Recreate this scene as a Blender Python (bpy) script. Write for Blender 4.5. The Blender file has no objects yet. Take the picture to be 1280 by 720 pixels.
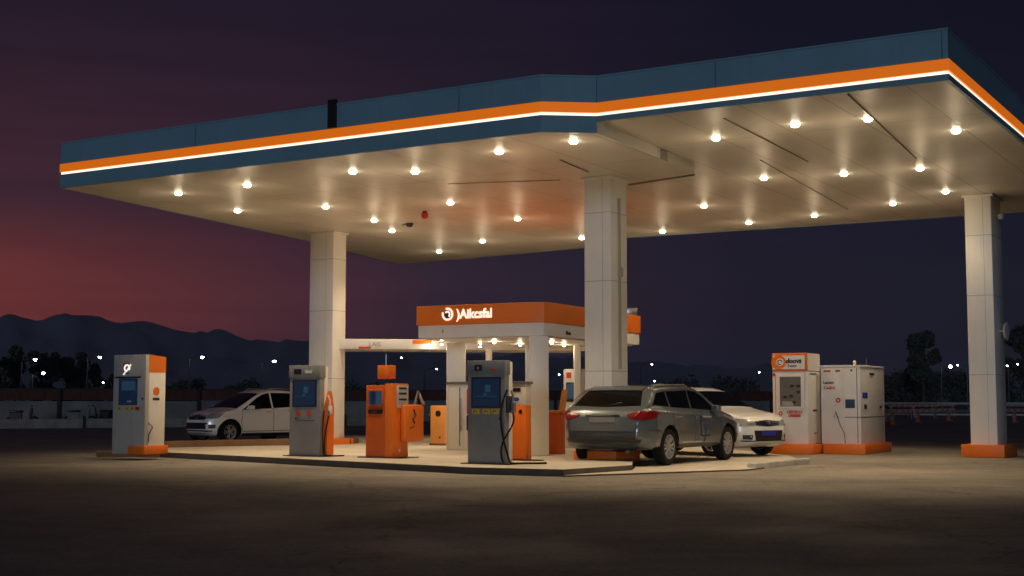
import bpy, bmesh, math, random
from mathutils import Vector, Matrix
from mathutils.bvhtree import BVHTree
random.seed(7)
R = math.radians
sc = bpy.context.scene
col = sc.collection

# ------------------------------------------------------------ camera
FPX = 1704.0; CAMZ = 1.2; PITCH = math.atan(141.0 / 1704.0)
cd = bpy.data.cameras.new('camera'); cam = bpy.data.objects.new('camera', cd); col.objects.link(cam)
cd.sensor_width = 36.0; cd.lens = 36.0 * FPX / 1280.0
cd.clip_start = 0.1; cd.clip_end = 12000
cam.location = (0, 0, CAMZ); cam.rotation_euler = (math.pi / 2 + PITCH, 0, 0)
sc.camera = cam

# ------------------------------------------------------------ world: dusk sky
def lin(c):
    return tuple(((v / 255.0) / 12.92 if v / 255.0 <= 0.04045 else ((v / 255.0 + 0.055) / 1.055) ** 2.4) for v in c)
world = bpy.data.worlds.new('World'); sc.world = world; world.use_nodes = True
wn = world.node_tree; wn.nodes.clear()
N = wn.nodes.new; L = wn.links.new
wout = N('ShaderNodeOutputWorld'); wbg = N('ShaderNodeBackground'); L(wbg.outputs[0], wout.inputs[0])
wtc = N('ShaderNodeTexCoord'); wsep = N('ShaderNodeSeparateXYZ'); L(wtc.outputs['Generated'], wsep.inputs[0])
waz = N('ShaderNodeMath'); waz.operation = 'ARCTAN2'; L(wsep.outputs[0], waz.inputs[0]); L(wsep.outputs[1], waz.inputs[1])
wazr = N('ShaderNodeMapRange'); L(waz.outputs[0], wazr.inputs[0])
wazr.inputs[1].default_value = R(-180); wazr.inputs[2].default_value = R(180)
wel = N('ShaderNodeMath'); wel.operation = 'ARCSINE'; L(wsep.outputs[2], wel.inputs[0])
def az_ramp(stops):
    r = N('ShaderNodeValToRGB'); L(wazr.outputs[0], r.inputs[0]); e = r.color_ramp.elements
    while len(e) > 1: e.remove(e[-1])
    first = True
    for a, c in stops:
        p = (a + 180) / 360.0
        el = e[0] if first else e.new(p)
        el.position = p; el.color = lin(c) + (1,); first = False
    return r
back = (30, 34, 52)
r0 = az_ramp([(-180, back), (-60, (100, 52, 50)), (-20, (120, 52, 46)), (-10, (68, 40, 50)), (0, (27, 30, 50)), (10, (21, 20, 34)), (20, (16, 19, 29)), (80, (22, 26, 42)), (180, back)])
r1 = az_ramp([(-180, back), (-60, (120, 58, 52)), (-20, (134, 56, 47)), (-10, (90, 43, 48)), (-3, (52, 33, 46)), (10, (25, 16, 31)), (20, (15, 12, 26)), (80, (20, 22, 36)), (180, back)])
r2 = az_ramp([(-180, back), (-60, (70, 42, 50)), (-20, (66, 36, 46)), (-10, (58, 32, 45)), (0, (39, 25, 42)), (10, (24, 18, 35)), (20, (16, 13, 30)), (80, (20, 20, 34)), (180, back)])
r3 = az_ramp([(-180, (22, 24, 40)), (-60, (36, 25, 38)), (-20, (34, 23, 37)), (-10, (33, 22, 37)), (0, (27, 18, 34)), (10, (15, 12, 27)), (20, (11, 9, 23)), (80, (14, 14, 28)), (180, (22, 24, 40))])
def mixer(a, b, lo, hi):
    m = N('ShaderNodeMapRange'); m.interpolation_type = 'SMOOTHSTEP'; L(wel.outputs[0], m.inputs[0])
    m.inputs[1].default_value = R(lo); m.inputs[2].default_value = R(hi)
    x = N('ShaderNodeMix'); x.data_type = 'RGBA'; L(m.outputs[0], x.inputs[0]); L(a, x.inputs[6]); L(b, x.inputs[7]); return x.outputs[2]
s = mixer(r0.outputs[0], r1.outputs[0], 0.5, 3.6); s = mixer(s, r2.outputs[0], 4.2, 8.5); s = mixer(s, r3.outputs[0], 8, 17)
# faint uneven cloud bands
wmap = N('ShaderNodeMapping'); L(wtc.outputs['Generated'], wmap.inputs[0]); wmap.inputs['Scale'].default_value = (2.2, 2.2, 26)
wnz = N('ShaderNodeTexNoise'); L(wmap.outputs[0], wnz.inputs[0]); wnz.inputs['Scale'].default_value = 2.0; wnz.inputs['Detail'].default_value = 5
wmr = N('ShaderNodeMapRange'); L(wnz.outputs[0], wmr.inputs[0]); wmr.inputs[1].default_value = .3; wmr.inputs[2].default_value = .75
wmr.inputs[3].default_value = .86; wmr.inputs[4].default_value = 1.16
wmul = N('ShaderNodeVectorMath'); wmul.operation = 'SCALE'; L(s, wmul.inputs[0]); L(wmr.outputs[0], wmul.inputs[3])
L(wmul.outputs[0], wbg.inputs[0]); wbg.inputs[1].default_value = 1.0

# dusk light: weak, cool and very low, from behind the camera
sd = bpy.data.lights.new('sun', 'SUN'); sun = bpy.data.objects.new('sun', sd); col.objects.link(sun)
sd.energy = 0.42; sd.angle = R(9); sd.color = (0.62, 0.8, 1.0)
sun.rotation_euler = Vector((0.22, 0.97, -0.1)).to_track_quat('-Z', 'Y').to_euler()

sc.view_settings.view_transform = 'Standard'; sc.view_settings.look = 'None'
sc.view_settings.exposure = 0; sc.view_settings.gamma = 1; sc.view_settings.use_curve_mapping = False
sc.render.film_transparent = False
try:
    sc.cycles.max_bounces = 8; sc.cycles.diffuse_bounces = 5; sc.cycles.glossy_bounces = 4
    sc.cycles.use_denoising = True; sc.cycles.sample_clamp_indirect = 4
except Exception: pass

LAMP_W = 252.0; LAMP_COL = (1.0, 0.755, 0.475)

# ------------------------------------------------------------ projection helpers (photo pixel -> place)
def ray(px, py):
    dx = (px - 640) / FPX; dz = (360 - py) / FPX
    c, s_ = math.cos(PITCH), math.sin(PITCH)
    return Vector((dx, c - dz * s_, s_ + dz * c))
def at(px, py, z):
    d = ray(px, py); t = (z - CAMZ) / d.z
    return Vector((d.x * t, d.y * t, z))
def atY(px, py, Y):
    d = ray(px, py); t = Y / d.y
    return Vector((d.x * t, Y, CAMZ + d.z * t))
A = Vector((-math.sin(R(59)), math.cos(R(59)), 0)); B = Vector((math.sin(R(31)), math.cos(R(31)), 0))
GRID = R(-31)

# ------------------------------------------------------------ object helpers
def tag(o, label=None, cat=None, group=None, kind=None):
    if label: o['label'] = label
    if cat: o['category'] = cat
    if group: o['group'] = group
    if kind: o['kind'] = kind
    return o
def empty(name, loc, rz=0, **kw):
    o = bpy.data.objects.new(name, None); col.objects.link(o); o.empty_display_size = .2
    o.location = loc; o.rotation_euler = (0, 0, rz); tag(o, **kw); return o
def children(o): return [c for c in bpy.data.objects if c.parent == o]
def copy_tree(o, parent=None):
    c = o.copy(); col.objects.link(c); c.parent = parent
    for ch in children(o): copy_tree(ch, c)
    return c

class MB:
    def __init__(self): self.bm = bmesh.new()
    def box(self, x0, x1, y0, y1, z0, z1, mi=0, bev=0.0):
        x0, x1 = min(x0, x1), max(x0, x1); y0, y1 = min(y0, y1), max(y0, y1); z0, z1 = min(z0, z1), max(z0, z1)
        vs = [self.bm.verts.new(p) for p in ((x0,y0,z0),(x1,y0,z0),(x1,y1,z0),(x0,y1,z0),(x0,y0,z1),(x1,y0,z1),(x1,y1,z1),(x0,y1,z1))]
        fs = [self.bm.faces.new([vs[i] for i in f]) for f in ((0,3,2,1),(4,5,6,7),(0,1,5,4),(1,2,6,5),(2,3,7,6),(3,0,4,7))]
        for f in fs: f.material_index = mi
        if bev > 0:
            es = list({e for f in fs for e in f.edges})
            r = bmesh.ops.bevel(self.bm, geom=es, offset=bev, segments=2, affect='EDGES', profile=.5)
            for f in r['faces']: f.material_index = mi
        return self
    def prism(self, pts, z0, z1, mi=0, bev=0.0):
        b = [self.bm.verts.new((p[0], p[1], z0)) for p in pts]; t = [self.bm.verts.new((p[0], p[1], z1)) for p in pts]
        n = len(pts); fs = [self.bm.faces.new(list(reversed(b))), self.bm.faces.new(t)]
        for i in range(n): fs.append(self.bm.faces.new((b[i], b[(i+1) % n], t[(i+1) % n], t[i])))
        for f in fs: f.material_index = mi
        bmesh.ops.recalc_face_normals(self.bm, faces=fs)
        if bev > 0:
            es = [e for e in fs[1].edges]
            r = bmesh.ops.bevel(self.bm, geom=es, offset=bev, segments=2, affect='EDGES', profile=.5)
            for f in r['faces']: f.material_index = mi
        return self
    def sideprism(self, pts, x0, x1, mi=0):
        """pts (y,z) outline extruded along x"""
        a = [self.bm.verts.new((x0, p[0], p[1])) for p in pts]; b = [self.bm.verts.new((x1, p[0], p[1])) for p in pts]
        n = len(pts); fs = [self.bm.faces.new(a), self.bm.faces.new(list(reversed(b)))]
        for i in range(n): fs.append(self.bm.faces.new((a[i], b[i], b[(i+1) % n], a[(i+1) % n])))
        for f in fs: f.material_index = mi
        bmesh.ops.recalc_face_normals(self.bm, faces=fs); return self
    def tube(self, pts, r, n=8, mi=0, r2=None):
        pts = [Vector(p) for p in pts]; rings = []
        for i, p in enumerate(pts):
            d = (pts[min(i+1, len(pts)-1)] - pts[max(i-1, 0)]).normalized()
            up = Vector((0, 0, 1)) if abs(d.z) < .9 else Vector((1, 0, 0))
            u = d.cross(up).normalized(); v = d.cross(u)
            rr = r if r2 is None else r + (r2 - r) * i / (len(pts) - 1)
            rings.append([self.bm.verts.new(p + rr * (math.cos(2*math.pi*k/n) * u + math.sin(2*math.pi*k/n) * v)) for k in range(n)])
        fs = []
        for i in range(len(rings) - 1):
            for k in range(n): fs.append(self.bm.faces.new((rings[i][k], rings[i][(k+1) % n], rings[i+1][(k+1) % n], rings[i+1][k])))
        fs.append(self.bm.faces.new(rings[0])); fs.append(self.bm.faces.new(list(reversed(rings[-1]))))
        for f in fs: f.material_index = mi; f.smooth = True
        bmesh.ops.recalc_face_normals(self.bm, faces=fs)
        return self
    def cyl(self, p0, p1, r, n=24, mi=0, r2=None): return self.tube([p0, p1], r, n, mi, r2)
    def lathe(self, prof, axis='z', c=(0,0,0), n=32, mi=0):
        """prof (r, h) closed ends where r=0"""
        rings = []; c = Vector(c)
        for r, h in prof:
            ring = []
            for k in range(n):
                a = 2*math.pi*k/n; x, y = r*math.cos(a), r*math.sin(a)
                p = (x, y, h) if axis == 'z' else ((x, h, y) if axis == 'y' else (h, x, y))
                ring.append(self.bm.verts.new(c + Vector(p)))
            rings.append(ring)
        fs = []
        for i in range(len(rings) - 1):
            for k in range(n): fs.append(self.bm.faces.new((rings[i][k], rings[i][(k+1) % n], rings[i+1][(k+1) % n], rings[i+1][k])))
        for f in fs: f.material_index = mi; f.smooth = True
        bmesh.ops.remove_doubles(self.bm, verts=[v for r_ in rings for v in r_], dist=1e-5)
        fs = [f for f in fs if f.is_valid]
        bmesh.ops.recalc_face_normals(self.bm, faces=fs); return self
    def ball(self, c, r, sub=2, scale=(1,1,1), mi=0):
        m = Matrix.Translation(c) @ Matrix.Diagonal((*scale, 1))
        r_ = bmesh.ops.create_icosphere(self.bm, subdivisions=sub, radius=r, matrix=m)
        for v in r_['verts']:
            for f in v.link_faces: f.material_index = mi; f.smooth = True
        return self
    def build(self, name, mats, parent=None, smooth=None, **kw):
        me = bpy.data.meshes.new(name); self.bm.to_mesh(me); self.bm.free()
        if not isinstance(mats, (list, tuple)): mats = [mats]
        for m in mats: me.materials.append(m)
        if smooth:
            for p in me.polygons: p.use_smooth = True
        try: me.set_sharp_from_angle(angle=R(smooth or 32))
        except Exception: pass
        o = bpy.data.objects.new(name, me); col.objects.link(o)
        if parent: o.parent = parent
        tag(o, **kw); return o

# ------------------------------------------------------------ materials
def mat(name, c, rough=.5, metal=0, var=.12, vscale=3.0, bump=0.0, bscale=40, coat=0, spec=.5, dirt=0, rvar=.08):
    m = bpy.data.materials.new(name); m.use_nodes = True; nt = m.node_tree; p = nt.nodes['Principled BSDF']
    n, l = nt.nodes.new, nt.links.new
    tc = n('ShaderNodeTexCoord')
    nz = n('ShaderNodeTexNoise'); nz.inputs['Scale'].default_value = vscale; nz.inputs['Detail'].default_value = 6; nz.inputs['Roughness'].default_value = .6
    l(tc.outputs['Object'], nz.inputs[0])
    mr = n('ShaderNodeMapRange'); l(nz.outputs[0], mr.inputs[0]); mr.inputs[1].default_value = .3; mr.inputs[2].default_value = .7
    mr.inputs[3].default_value = 1 - var; mr.inputs[4].default_value = 1 + var * .5
    sc_ = n('ShaderNodeVectorMath'); sc_.operation = 'SCALE'; sc_.inputs[0].default_value = c; l(mr.outputs[0], sc_.inputs[3])
    src = sc_.outputs[0]
    if dirt > 0:   # grime streaks and spots with shapes of their own
        mp = n('ShaderNodeMapping'); l(tc.outputs['Object'], mp.inputs[0]); mp.inputs['Scale'].default_value = (6, 6, .8)
        n2 = n('ShaderNodeTexNoise'); l(mp.outputs[0], n2.inputs[0]); n2.inputs['Scale'].default_value = 1.6; n2.inputs['Detail'].default_value = 8
        r2 = n('ShaderNodeMapRange'); l(n2.outputs[0], r2.inputs[0]); r2.inputs[1].default_value = .55; r2.inputs[2].default_value = .8
        r2.inputs[3].default_value = 0; r2.inputs[4].default_value = dirt
        mx = n('ShaderNodeMix'); mx.data_type = 'RGBA'; l(r2.outputs[0], mx.inputs[0]); l(src, mx.inputs[6]); mx.inputs[7].default_value = (.09, .075, .055, 1)
        src = mx.outputs[2]
    l(src, p.inputs['Base Color'])
    rr = n('ShaderNodeMapRange'); l(nz.outputs[0], rr.inputs[0]); rr.inputs[1].default_value = .3; rr.inputs[2].default_value = .7
    rr.inputs[3].default_value = max(0, rough - rvar); rr.inputs[4].default_value = min(1, rough + rvar); l(rr.outputs[0], p.inputs['Roughness'])
    p.inputs['Metallic'].default_value = metal; p.inputs['Specular IOR Level'].default_value = spec
    if coat: p.inputs['Coat Weight'].default_value = coat; p.inputs['Coat Roughness'].default_value = .08
    if bump > 0:
        b = n('ShaderNodeBump'); nb = n('ShaderNodeTexNoise'); nb.inputs['Scale'].default_value = bscale; nb.inputs['Detail'].default_value = 5
        l(tc.outputs['Object'], nb.inputs[0]); l(nb.outputs[0], b.inputs['Height']); b.inputs['Strength'].default_value = bump; b.inputs['Distance'].default_value = .02
        l(b.outputs[0], p.inputs['Normal'])
    return m
def emis(name, c, s):
    m = bpy.data.materials.new(name); m.use_nodes = True; p = m.node_tree.nodes['Principled BSDF']
    p.inputs['Base Color'].default_value = (*c, 1); p.inputs['Emission Color'].default_value = (*c, 1); p.inputs['Emission Strength'].default_value = s
    return m
M = {}
M['cream'] = mat('cream_paint', (.80, .775, .72), .45, var=.04, dirt=.08)
M['white'] = mat('white_panel', (.74, .71, .65), .4, var=.05, dirt=.12)
M['grey'] = mat('grey_cabinet_paint', (.19, .205, .215), .42, var=.08, dirt=.15)
M['orange'] = mat('orange_paint', (.80, .17, .008), .5, var=.06, dirt=.06)
M['orange_red'] = mat('deep_orange_paint', (.60, .10, .008), .5, var=.08, dirt=.08)
M['amber'] = mat('amber_paint', (.75, .3, .06), .5, var=.1, dirt=.3)
M['blue'] = mat('blue_fascia', (.20, .375, .46), .45, var=.08, vscale=1.2, dirt=.15)
M['black'] = mat('black_plastic', (.015, .015, .016), .4)
M['rubber'] = mat('rubber', (.009, .009, .009), .8, bump=.2, spec=.2)
M['dark'] = mat('dark_metal', (.05, .05, .05), .5, metal=.3)
M['steel'] = mat('brushed_steel', (.45, .44, .42), .35, metal=.9)
M['glass'] = mat('dark_glass', (.003, .0035, .004), .03, var=0, rvar=.01, spec=.16)
M['lampglass'] = mat('lamp_glass', (.5, .5, .5), .08, metal=.6, rvar=.03)
M['red'] = mat('red_lens', (.16, .006, .006), .15, coat=.5)
M['redmark'] = mat('red_print', (.6, .05, .02), .5)
M['bluemark'] = mat('blue_print', (.03, .07, .5), .4)
M['navymark'] = mat('navy_print', (.02, .03, .09), .5)
M['whitemark'] = mat('white_print', (.82, .80, .76), .5, var=.03)
M['yellowmark'] = mat('yellow_print', (.7, .42, .05), .5)
M['plate'] = mat('blue_plate', (.03, .03, .32), .4)
M['wplate'] = mat('pale_plate', (.5, .5, .48), .4)
M['dimplate'] = mat('grimy_plate', (.16, .16, .15), .5)
M['dullorange'] = mat('faded_orange', (.34, .09, .03), .7, var=.3, dirt=.4)
M['dullwhite'] = mat('dusty_white', (.22, .2, .18), .7, var=.3, dirt=.4)
M['grey3'] = mat('mid_grey_cabinet_paint', (.25, .242, .235), .42, var=.08, dirt=.1)
M['grey2'] = mat('light_grey_cabinet_paint', (.46, .44, .405), .42, var=.08, dirt=.15)
M['chrome'] = mat('chrome', (.7, .7, .7), .12, metal=1)
M['rim'] = mat('alloy_rim', (.36, .355, .34), .35, metal=.4)
M['carwhite'] = mat('white_car_paint', (.70, .69, .66), .3, var=.0, coat=.8, rvar=0)
M['carsilver'] = mat('pearl_car_paint', (.84, .79, .68), .3, var=.0, coat=.8, rvar=0)
M['carshaded'] = mat('shaded_white_car_paint', (.115, .135, .15), .24, metal=.4, var=.0, coat=.7, rvar=0)  # estate body: a white car with its shade put into the colour
M['screen'] = emis('blue_screen', (.005, .016, .04), .5)
M['screenlit'] = emis('lit_screen', (.02, .06, .11), .4)
M['signlit'] = emis('sign_white', (1, .9, .74), .9)
M['signorange'] = mat('orange_sign_acrylic', (.85, .19, .008), .45, var=.05)
M['seam'] = mat('fascia_joint', (.10, .17, .21), .6)
M['joint'] = mat('panel_joint', (.42, .40, .35), .6)
M['lampcore'] = emis('lamp_core', (1, .86, .60), 30)
M['orangelit'] = emis('backlit_orange_acrylic', (.80, .165, .006), .66)
M['strip'] = emis('light_strip', (1, .88, .70), 1.25)
M['street'] = emis('street_lamp_led', (.72, .88, 1.0), 60)
M['wood'] = mat('brown_kerb_paint', (.16, .085, .04), .7, var=.3, bump=.3)
M['leaf'] = mat('dark_foliage', (.035, .05, .035), .8, var=.4, vscale=1)
M['bark'] = mat('bark', (.05, .04, .03), .9)
M['conc'] = mat('barrier_concrete', (.42, .40, .37), .85, var=.3, bump=.3, dirt=.4)
M['rust'] = mat('red_brown_sheet', (.11, .034, .024), .6, var=.35, dirt=.3)
M['glowbox'] = emis('kiosk_interior_panel', (.22, .20, .17), .25)

def nodes(name):
    m = bpy.data.materials.new(name); m.use_nodes = True; nt = m.node_tree
    return m, nt.nodes.new, nt.links.new, nt.nodes['Principled BSDF']
def ramp(n, l, src, stops):
    r = n('ShaderNodeValToRGB'); l(src, r.inputs[0]); e = r.color_ramp.elements
    e[0].position = stops[0][0]; e[0].color = (*stops[0][1], 1); e[1].position = stops[-1][0]; e[1].color = (*stops[-1][1], 1)
    for p, c in stops[1:-1]: x = e.new(p); x.color = (*c, 1)
    return r.outputs[0]
# asphalt / worn concrete yard
m, n, l, p = nodes('yard_surface'); M['yard'] = m
tc = n('ShaderNodeTexCoord')
def noise(scale, detail=6, stretch=None, rough=.6):
    z = n('ShaderNodeTexNoise'); z.inputs['Scale'].default_value = scale; z.inputs['Detail'].default_value = detail; z.inputs['Roughness'].default_value = rough
    if stretch:
        mp = n('ShaderNodeMapping'); l(tc.outputs['Object'], mp.inputs[0]); mp.inputs['Scale'].default_value = stretch; mp.inputs['Rotation'].default_value = (0, 0, R(20)); l(mp.outputs[0], z.inputs[0])
    else: l(tc.outputs['Object'], z.inputs[0])
    return z.outputs[0]
big = ramp(n, l, noise(.22, 8, (1, 1.6, 1)), [(.3, (.16, .143, .117)), (.5, (.225, .20, .163)), (.72, (.30, .265, .215))])
fine = ramp(n, l, noise(18, 8), [(.3, (.62, .62, .62)), (.7, (1.15, 1.15, 1.15))])
mid = ramp(n, l, noise(1.7, 8, None, .7), [(.32, (.72, .72, .72)), (.7, (1.12, 1.12, 1.12))])
mu = n('ShaderNodeMix'); mu.data_type = 'RGBA'; mu.blend_type = 'MULTIPLY'; mu.inputs[0].default_value = 1; l(big, mu.inputs[6]); l(fine, mu.inputs[7])
mu2 = n('ShaderNodeMix'); mu2.data_type = 'RGBA'; mu2.blend_type = 'MULTIPLY'; mu2.inputs[0].default_value = 1; l(mu.outputs[2], mu2.inputs[6]); l(mid, mu2.inputs[7])
# cracks
vo = n('ShaderNodeTexVoronoi'); vo.feature = 'DISTANCE_TO_EDGE'; vo.inputs['Scale'].default_value = .18
wv = n('ShaderNodeVectorMath'); wv.operation = 'MULTIPLY_ADD'
cn = n('ShaderNodeTexNoise'); cn.inputs['Scale'].default_value = 1.2; cn.inputs['Detail'].default_value = 6; l(tc.outputs['Object'], cn.inputs[0])
l(cn.outputs['Color'], wv.inputs[0]); wv.inputs[1].default_value = (1.6, 1.6, 0); l(tc.outputs['Object'], wv.inputs[2]); l(wv.outputs[0], vo.inputs['Vector'])
ck = ramp(n, l, vo.outputs['Distance'], [(0, (.35, .33, .3)), (.006, (1, 1, 1))])
mu3 = n('ShaderNodeMix'); mu3.data_type = 'RGBA'; mu3.blend_type = 'MULTIPLY'; mu3.inputs[0].default_value = .7; l(mu2.outputs[2], mu3.inputs[6]); l(ck, mu3.inputs[7])
l(mu3.outputs[2], p.inputs['Base Color'])
rg = n('ShaderNodeMapRange'); l(noise(.5, 6), rg.inputs[0]); rg.inputs[1].default_value = .35; rg.inputs[2].default_value = .65; rg.inputs[3].default_value = .62; rg.inputs[4].default_value = .9; l(rg.outputs[0], p.inputs['Roughness'])
bp = n('ShaderNodeBump'); bp.inputs['Strength'].default_value = .5; bp.inputs['Distance'].default_value = .02; l(noise(35, 8), bp.inputs['Height']); l(bp.outputs[0], p.inputs['Normal'])
# island concrete
m, n, l, p = nodes('island_concrete'); M['island'] = m
tc = n('ShaderNodeTexCoord')
b1 = ramp(n, l, noise(.7, 8), [(.3, (.42, .375, .30)), (.7, (.58, .52, .42))])
b2 = ramp(n, l, noise(9, 8), [(.3, (.85, .85, .85)), (.7, (1.05, 1.05, 1.05))])
mu = n('ShaderNodeMix'); mu.data_type = 'RGBA'; mu.blend_type = 'MULTIPLY'; mu.inputs[0].default_value = 1; l(b1, mu.inputs[6]); l(b2, mu.inputs[7]); l(mu.outputs[2], p.inputs['Base Color'])
p.inputs['Roughness'].default_value = .6
bp = n('ShaderNodeBump'); bp.inputs['Strength'].default_value = .3; bp.inputs['Distance'].default_value = .01; l(noise(40, 6), bp.inputs['Height']); l(bp.outputs[0], p.inputs['Normal'])
# kerb side: grimy dark concrete
M['kerb'] = mat('kerb_edge', (.085, .07, .055), .8, var=.4, bump=.3, dirt=.3)
# soffit panels
def soffit_mat(name):
    global tc, n, l
    m, n, l, p = nodes(name); tc = n('ShaderNodeTexCoord')
    mp = n('ShaderNodeMapping'); l(tc.outputs['Object'], mp.inputs[0]); mp.inputs['Rotation'].default_value = (0, 0, R(31))
    br = n('ShaderNodeTexBrick'); l(mp.outputs[0], br.inputs['Vector']); br.inputs['Scale'].default_value = 1; br.offset = 0
    br.inputs['Brick Width'].default_value = 1.25; br.inputs['Row Height'].default_value = 3.6; br.inputs['Mortar Size'].default_value = .009
    br.inputs['Mortar Smooth'].default_value = .2
    br.inputs['Color1'].default_value = (.64, .605, .53, 1); br.inputs['Color2'].default_value = (.68, .645, .57, 1); br.inputs['Mortar'].default_value = (.3, .27, .22, 1)
    nz = ramp(n, l, noise(.8, 6), [(.3, (.88, .88, .88)), (.7, (1.04, 1.04, 1.04))])
    mu = n('ShaderNodeMix'); mu.data_type = 'RGBA'; mu.blend_type = 'MULTIPLY'; mu.inputs[0].default_value = 1; l(br.outputs[0], mu.inputs[6]); l(nz, mu.inputs[7])
    l(mu.outputs[2], p.inputs['Base Color']); p.inputs['Metallic'].default_value = .0; p.inputs['Specular IOR Level'].default_value = .42
    rg = n('ShaderNodeMapRange'); l(noise(1.5, 4), rg.inputs[0]); rg.inputs[3].default_value = .32; rg.inputs[4].default_value = .5; l(rg.outputs[0], p.inputs['Roughness'])
    bp = n('ShaderNodeBump'); bp.inputs['Strength'].default_value = .12; bp.inputs['Distance'].default_value = .02; l(noise(1.1, 3), bp.inputs['Height'])
    b2 = n('ShaderNodeBump'); b2.invert = True; b2.inputs['Strength'].default_value = .5; b2.inputs['Distance'].default_value = .008; l(br.outputs['Fac'], b2.inputs['Height']); l(bp.outputs[0], b2.inputs['Normal'])
    l(b2.outputs[0], p.inputs['Normal']); return m
M['soffit'] = soffit_mat('soffit_panels')
M['hill'] = mat('distant_ridge', (.13, .175, .235), .9, var=.12, vscale=.002)  # haze blue put into the base colour, besides the haze volume

# ------------------------------------------------------------ text
def text(name, s_, size, loc, rz, m, parent, bold=.0, ext=.004, shear=0, w=1.0, **kw):
    cu = bpy.data.curves.new(name + '_c', 'FONT'); cu.body = s_; cu.size = size; cu.extrude = ext; cu.offset = bold; cu.shear = shear
    cu.align_x = 'CENTER'; cu.align_y = 'CENTER'; cu.resolution_u = 3
    t = bpy.data.objects.new(name + '_t', cu); col.objects.link(t)
    me = bpy.data.meshes.new_from_object(t.evaluated_get(bpy.context.evaluated_depsgraph_get()))
    bpy.data.objects.remove(t); bpy.data.curves.remove(cu)
    me.materials.clear(); me.materials.append(m); me.name = name
    o = bpy.data.objects.new(name, me); col.objects.link(o); o.parent = parent
    o.location = loc; o.rotation_euler = (math.pi / 2, 0, rz); o.scale = (w, 1, 1); tag(o, **kw); return o

# ============================================================ SETTING
g = MB(); g.box(-4300, 4300, -400, 4400, -.5, 0); tag(g.build('ground', M['yard']), kind='structure')
# mountains: ridge heights read off the skyline, as a real terrain strip 2.6 to 4 km away
sky = [(-500,410),(-200,402),(-60,396),(0,396),(40,401),(75,394),(110,397),(140,404),(175,403),(210,411),(250,421),(300,426),(350,428),(420,432),(520,440),(620,446),(740,450),(840,456),(960,464),(1080,470),(1280,474),(1700,478)]
def ridge(px):
    for (a, ya), (b, yb) in zip(sky, sky[1:]):
        if a <= px <= b: return ya + (yb - ya) * (px - a) / (b - a)
    return sky[0][1] if px < 0 else sky[-1][1]
from mathutils import noise as mnoise
hb = bmesh.new(); grid = []
for i in range(241):
    px = -480 + i * 2160 / 240; rowv = []
    top = atY(px, ridge(px), 3000); top.z += 9 * mnoise.fractal((px * .03, 0, 0), 1, 2, 5) + 3
    for j, (Y, k) in enumerate([(2000 + 1000 * q_ / 14, (q_ / 14) ** 1.15) for q_ in range(15)] + [(3300, .8), (3700, .3), (4100, 0)]):
        d = ray(px, 501); x = d.x / d.y * Y
        z = top.z * k + (0 if k in (0, 1) else (14 + 20 * k) * mnoise.fractal((px * .022 + Y * .0022, Y * .0045 - px * .006, 3), 1, 2.1, 5))
        rowv.append(hb.verts.new((x, Y, z - (5 if k == 0 else 0))))
    grid.append(rowv)
for a, b in zip(grid, grid[1:]):
    for j in range(len(a) - 1): f = hb.faces.new((a[j], b[j], b[j+1], a[j+1])); f.smooth = True
h_ = MB(); h_.bm = hb; tag(h_.build('mountains', M['hill'], smooth=60), kind='structure')

# pump island slab and drive pad
def P2(px, py, z=0): v = at(px, py, z); return (v.x, v.y)
isl = [P2(186, 571), P2(590, 593), P2(704, 596), P2(790, 590), P2(800, 556.5, .0), P2(560, 548), P2(440, 548), P2(210, 561)]
g = MB(); g.prism(isl, 0.0, .12, 0, bev=.018)
for f in g.bm.faces:
    if abs(f.normal.z) < .5: f.material_index = 1
g.build('pump_island', [M['island'], M['kerb']], label='pale raised concrete island with dark kerb edge under all the fuel pumps', cat='pump island')
pad = [P2(704, 596.4), P2(935, 588.5), P2(1010, 579), P2(985, 571), P2(860, 557), P2(802, 556), P2(792, 589)]
g = MB(); g.prism(pad, 0.0, .03, 0, bev=.01)
for f in g.bm.faces:
    if abs(f.normal.z) < .5: f.material_index = 1
tag(g.build('pavement', [M['island'], M['kerb']]), kind='structure')
c0 = at(945, 587, 0); c1 = at(1012, 580, 0); dd = (c1 - c0).normalized(); pp = Vector((-dd.y, dd.x, 0))
g = MB(); g.prism([tuple((c0)[:2]), tuple(c1[:2]), tuple((c1 + pp * .16)[:2]), tuple((c0 + pp * .16)[:2])], 0, .11, bev=.02)
g.build('kerb_stone', M['conc'], label='short worn kerb stone at the right tip of the paving beside the white sedan', cat='kerb')
q0 = at(120, 571, 0); q1 = at(196, 572, 0)
g = MB(); g.prism([q0[:2], q1[:2], (q1 + Vector((.9, 1.9, 0)))[:2], (q0 + Vector((.5, 2.0, 0)))[:2]], 0, .115, bev=.015)
g.build('totem_base_slab', M['wood'], label='low brown slab under the tall payment totem at the far left', cat='slab')
q0 = at(205, 566, .0); q1 = at(438, 561, .0)
g = MB(); g.prism([q0[:2], q1[:2], (q1 + Vector((.15, .5, 0)))[:2], (q0 + Vector((.15, .5, 0)))[:2]], 0, .27, bev=.03)
g.build('divider_kerb', M['wood'], label='long brown raised divider kerb in front of the white hatchback', cat='kerb')

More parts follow.
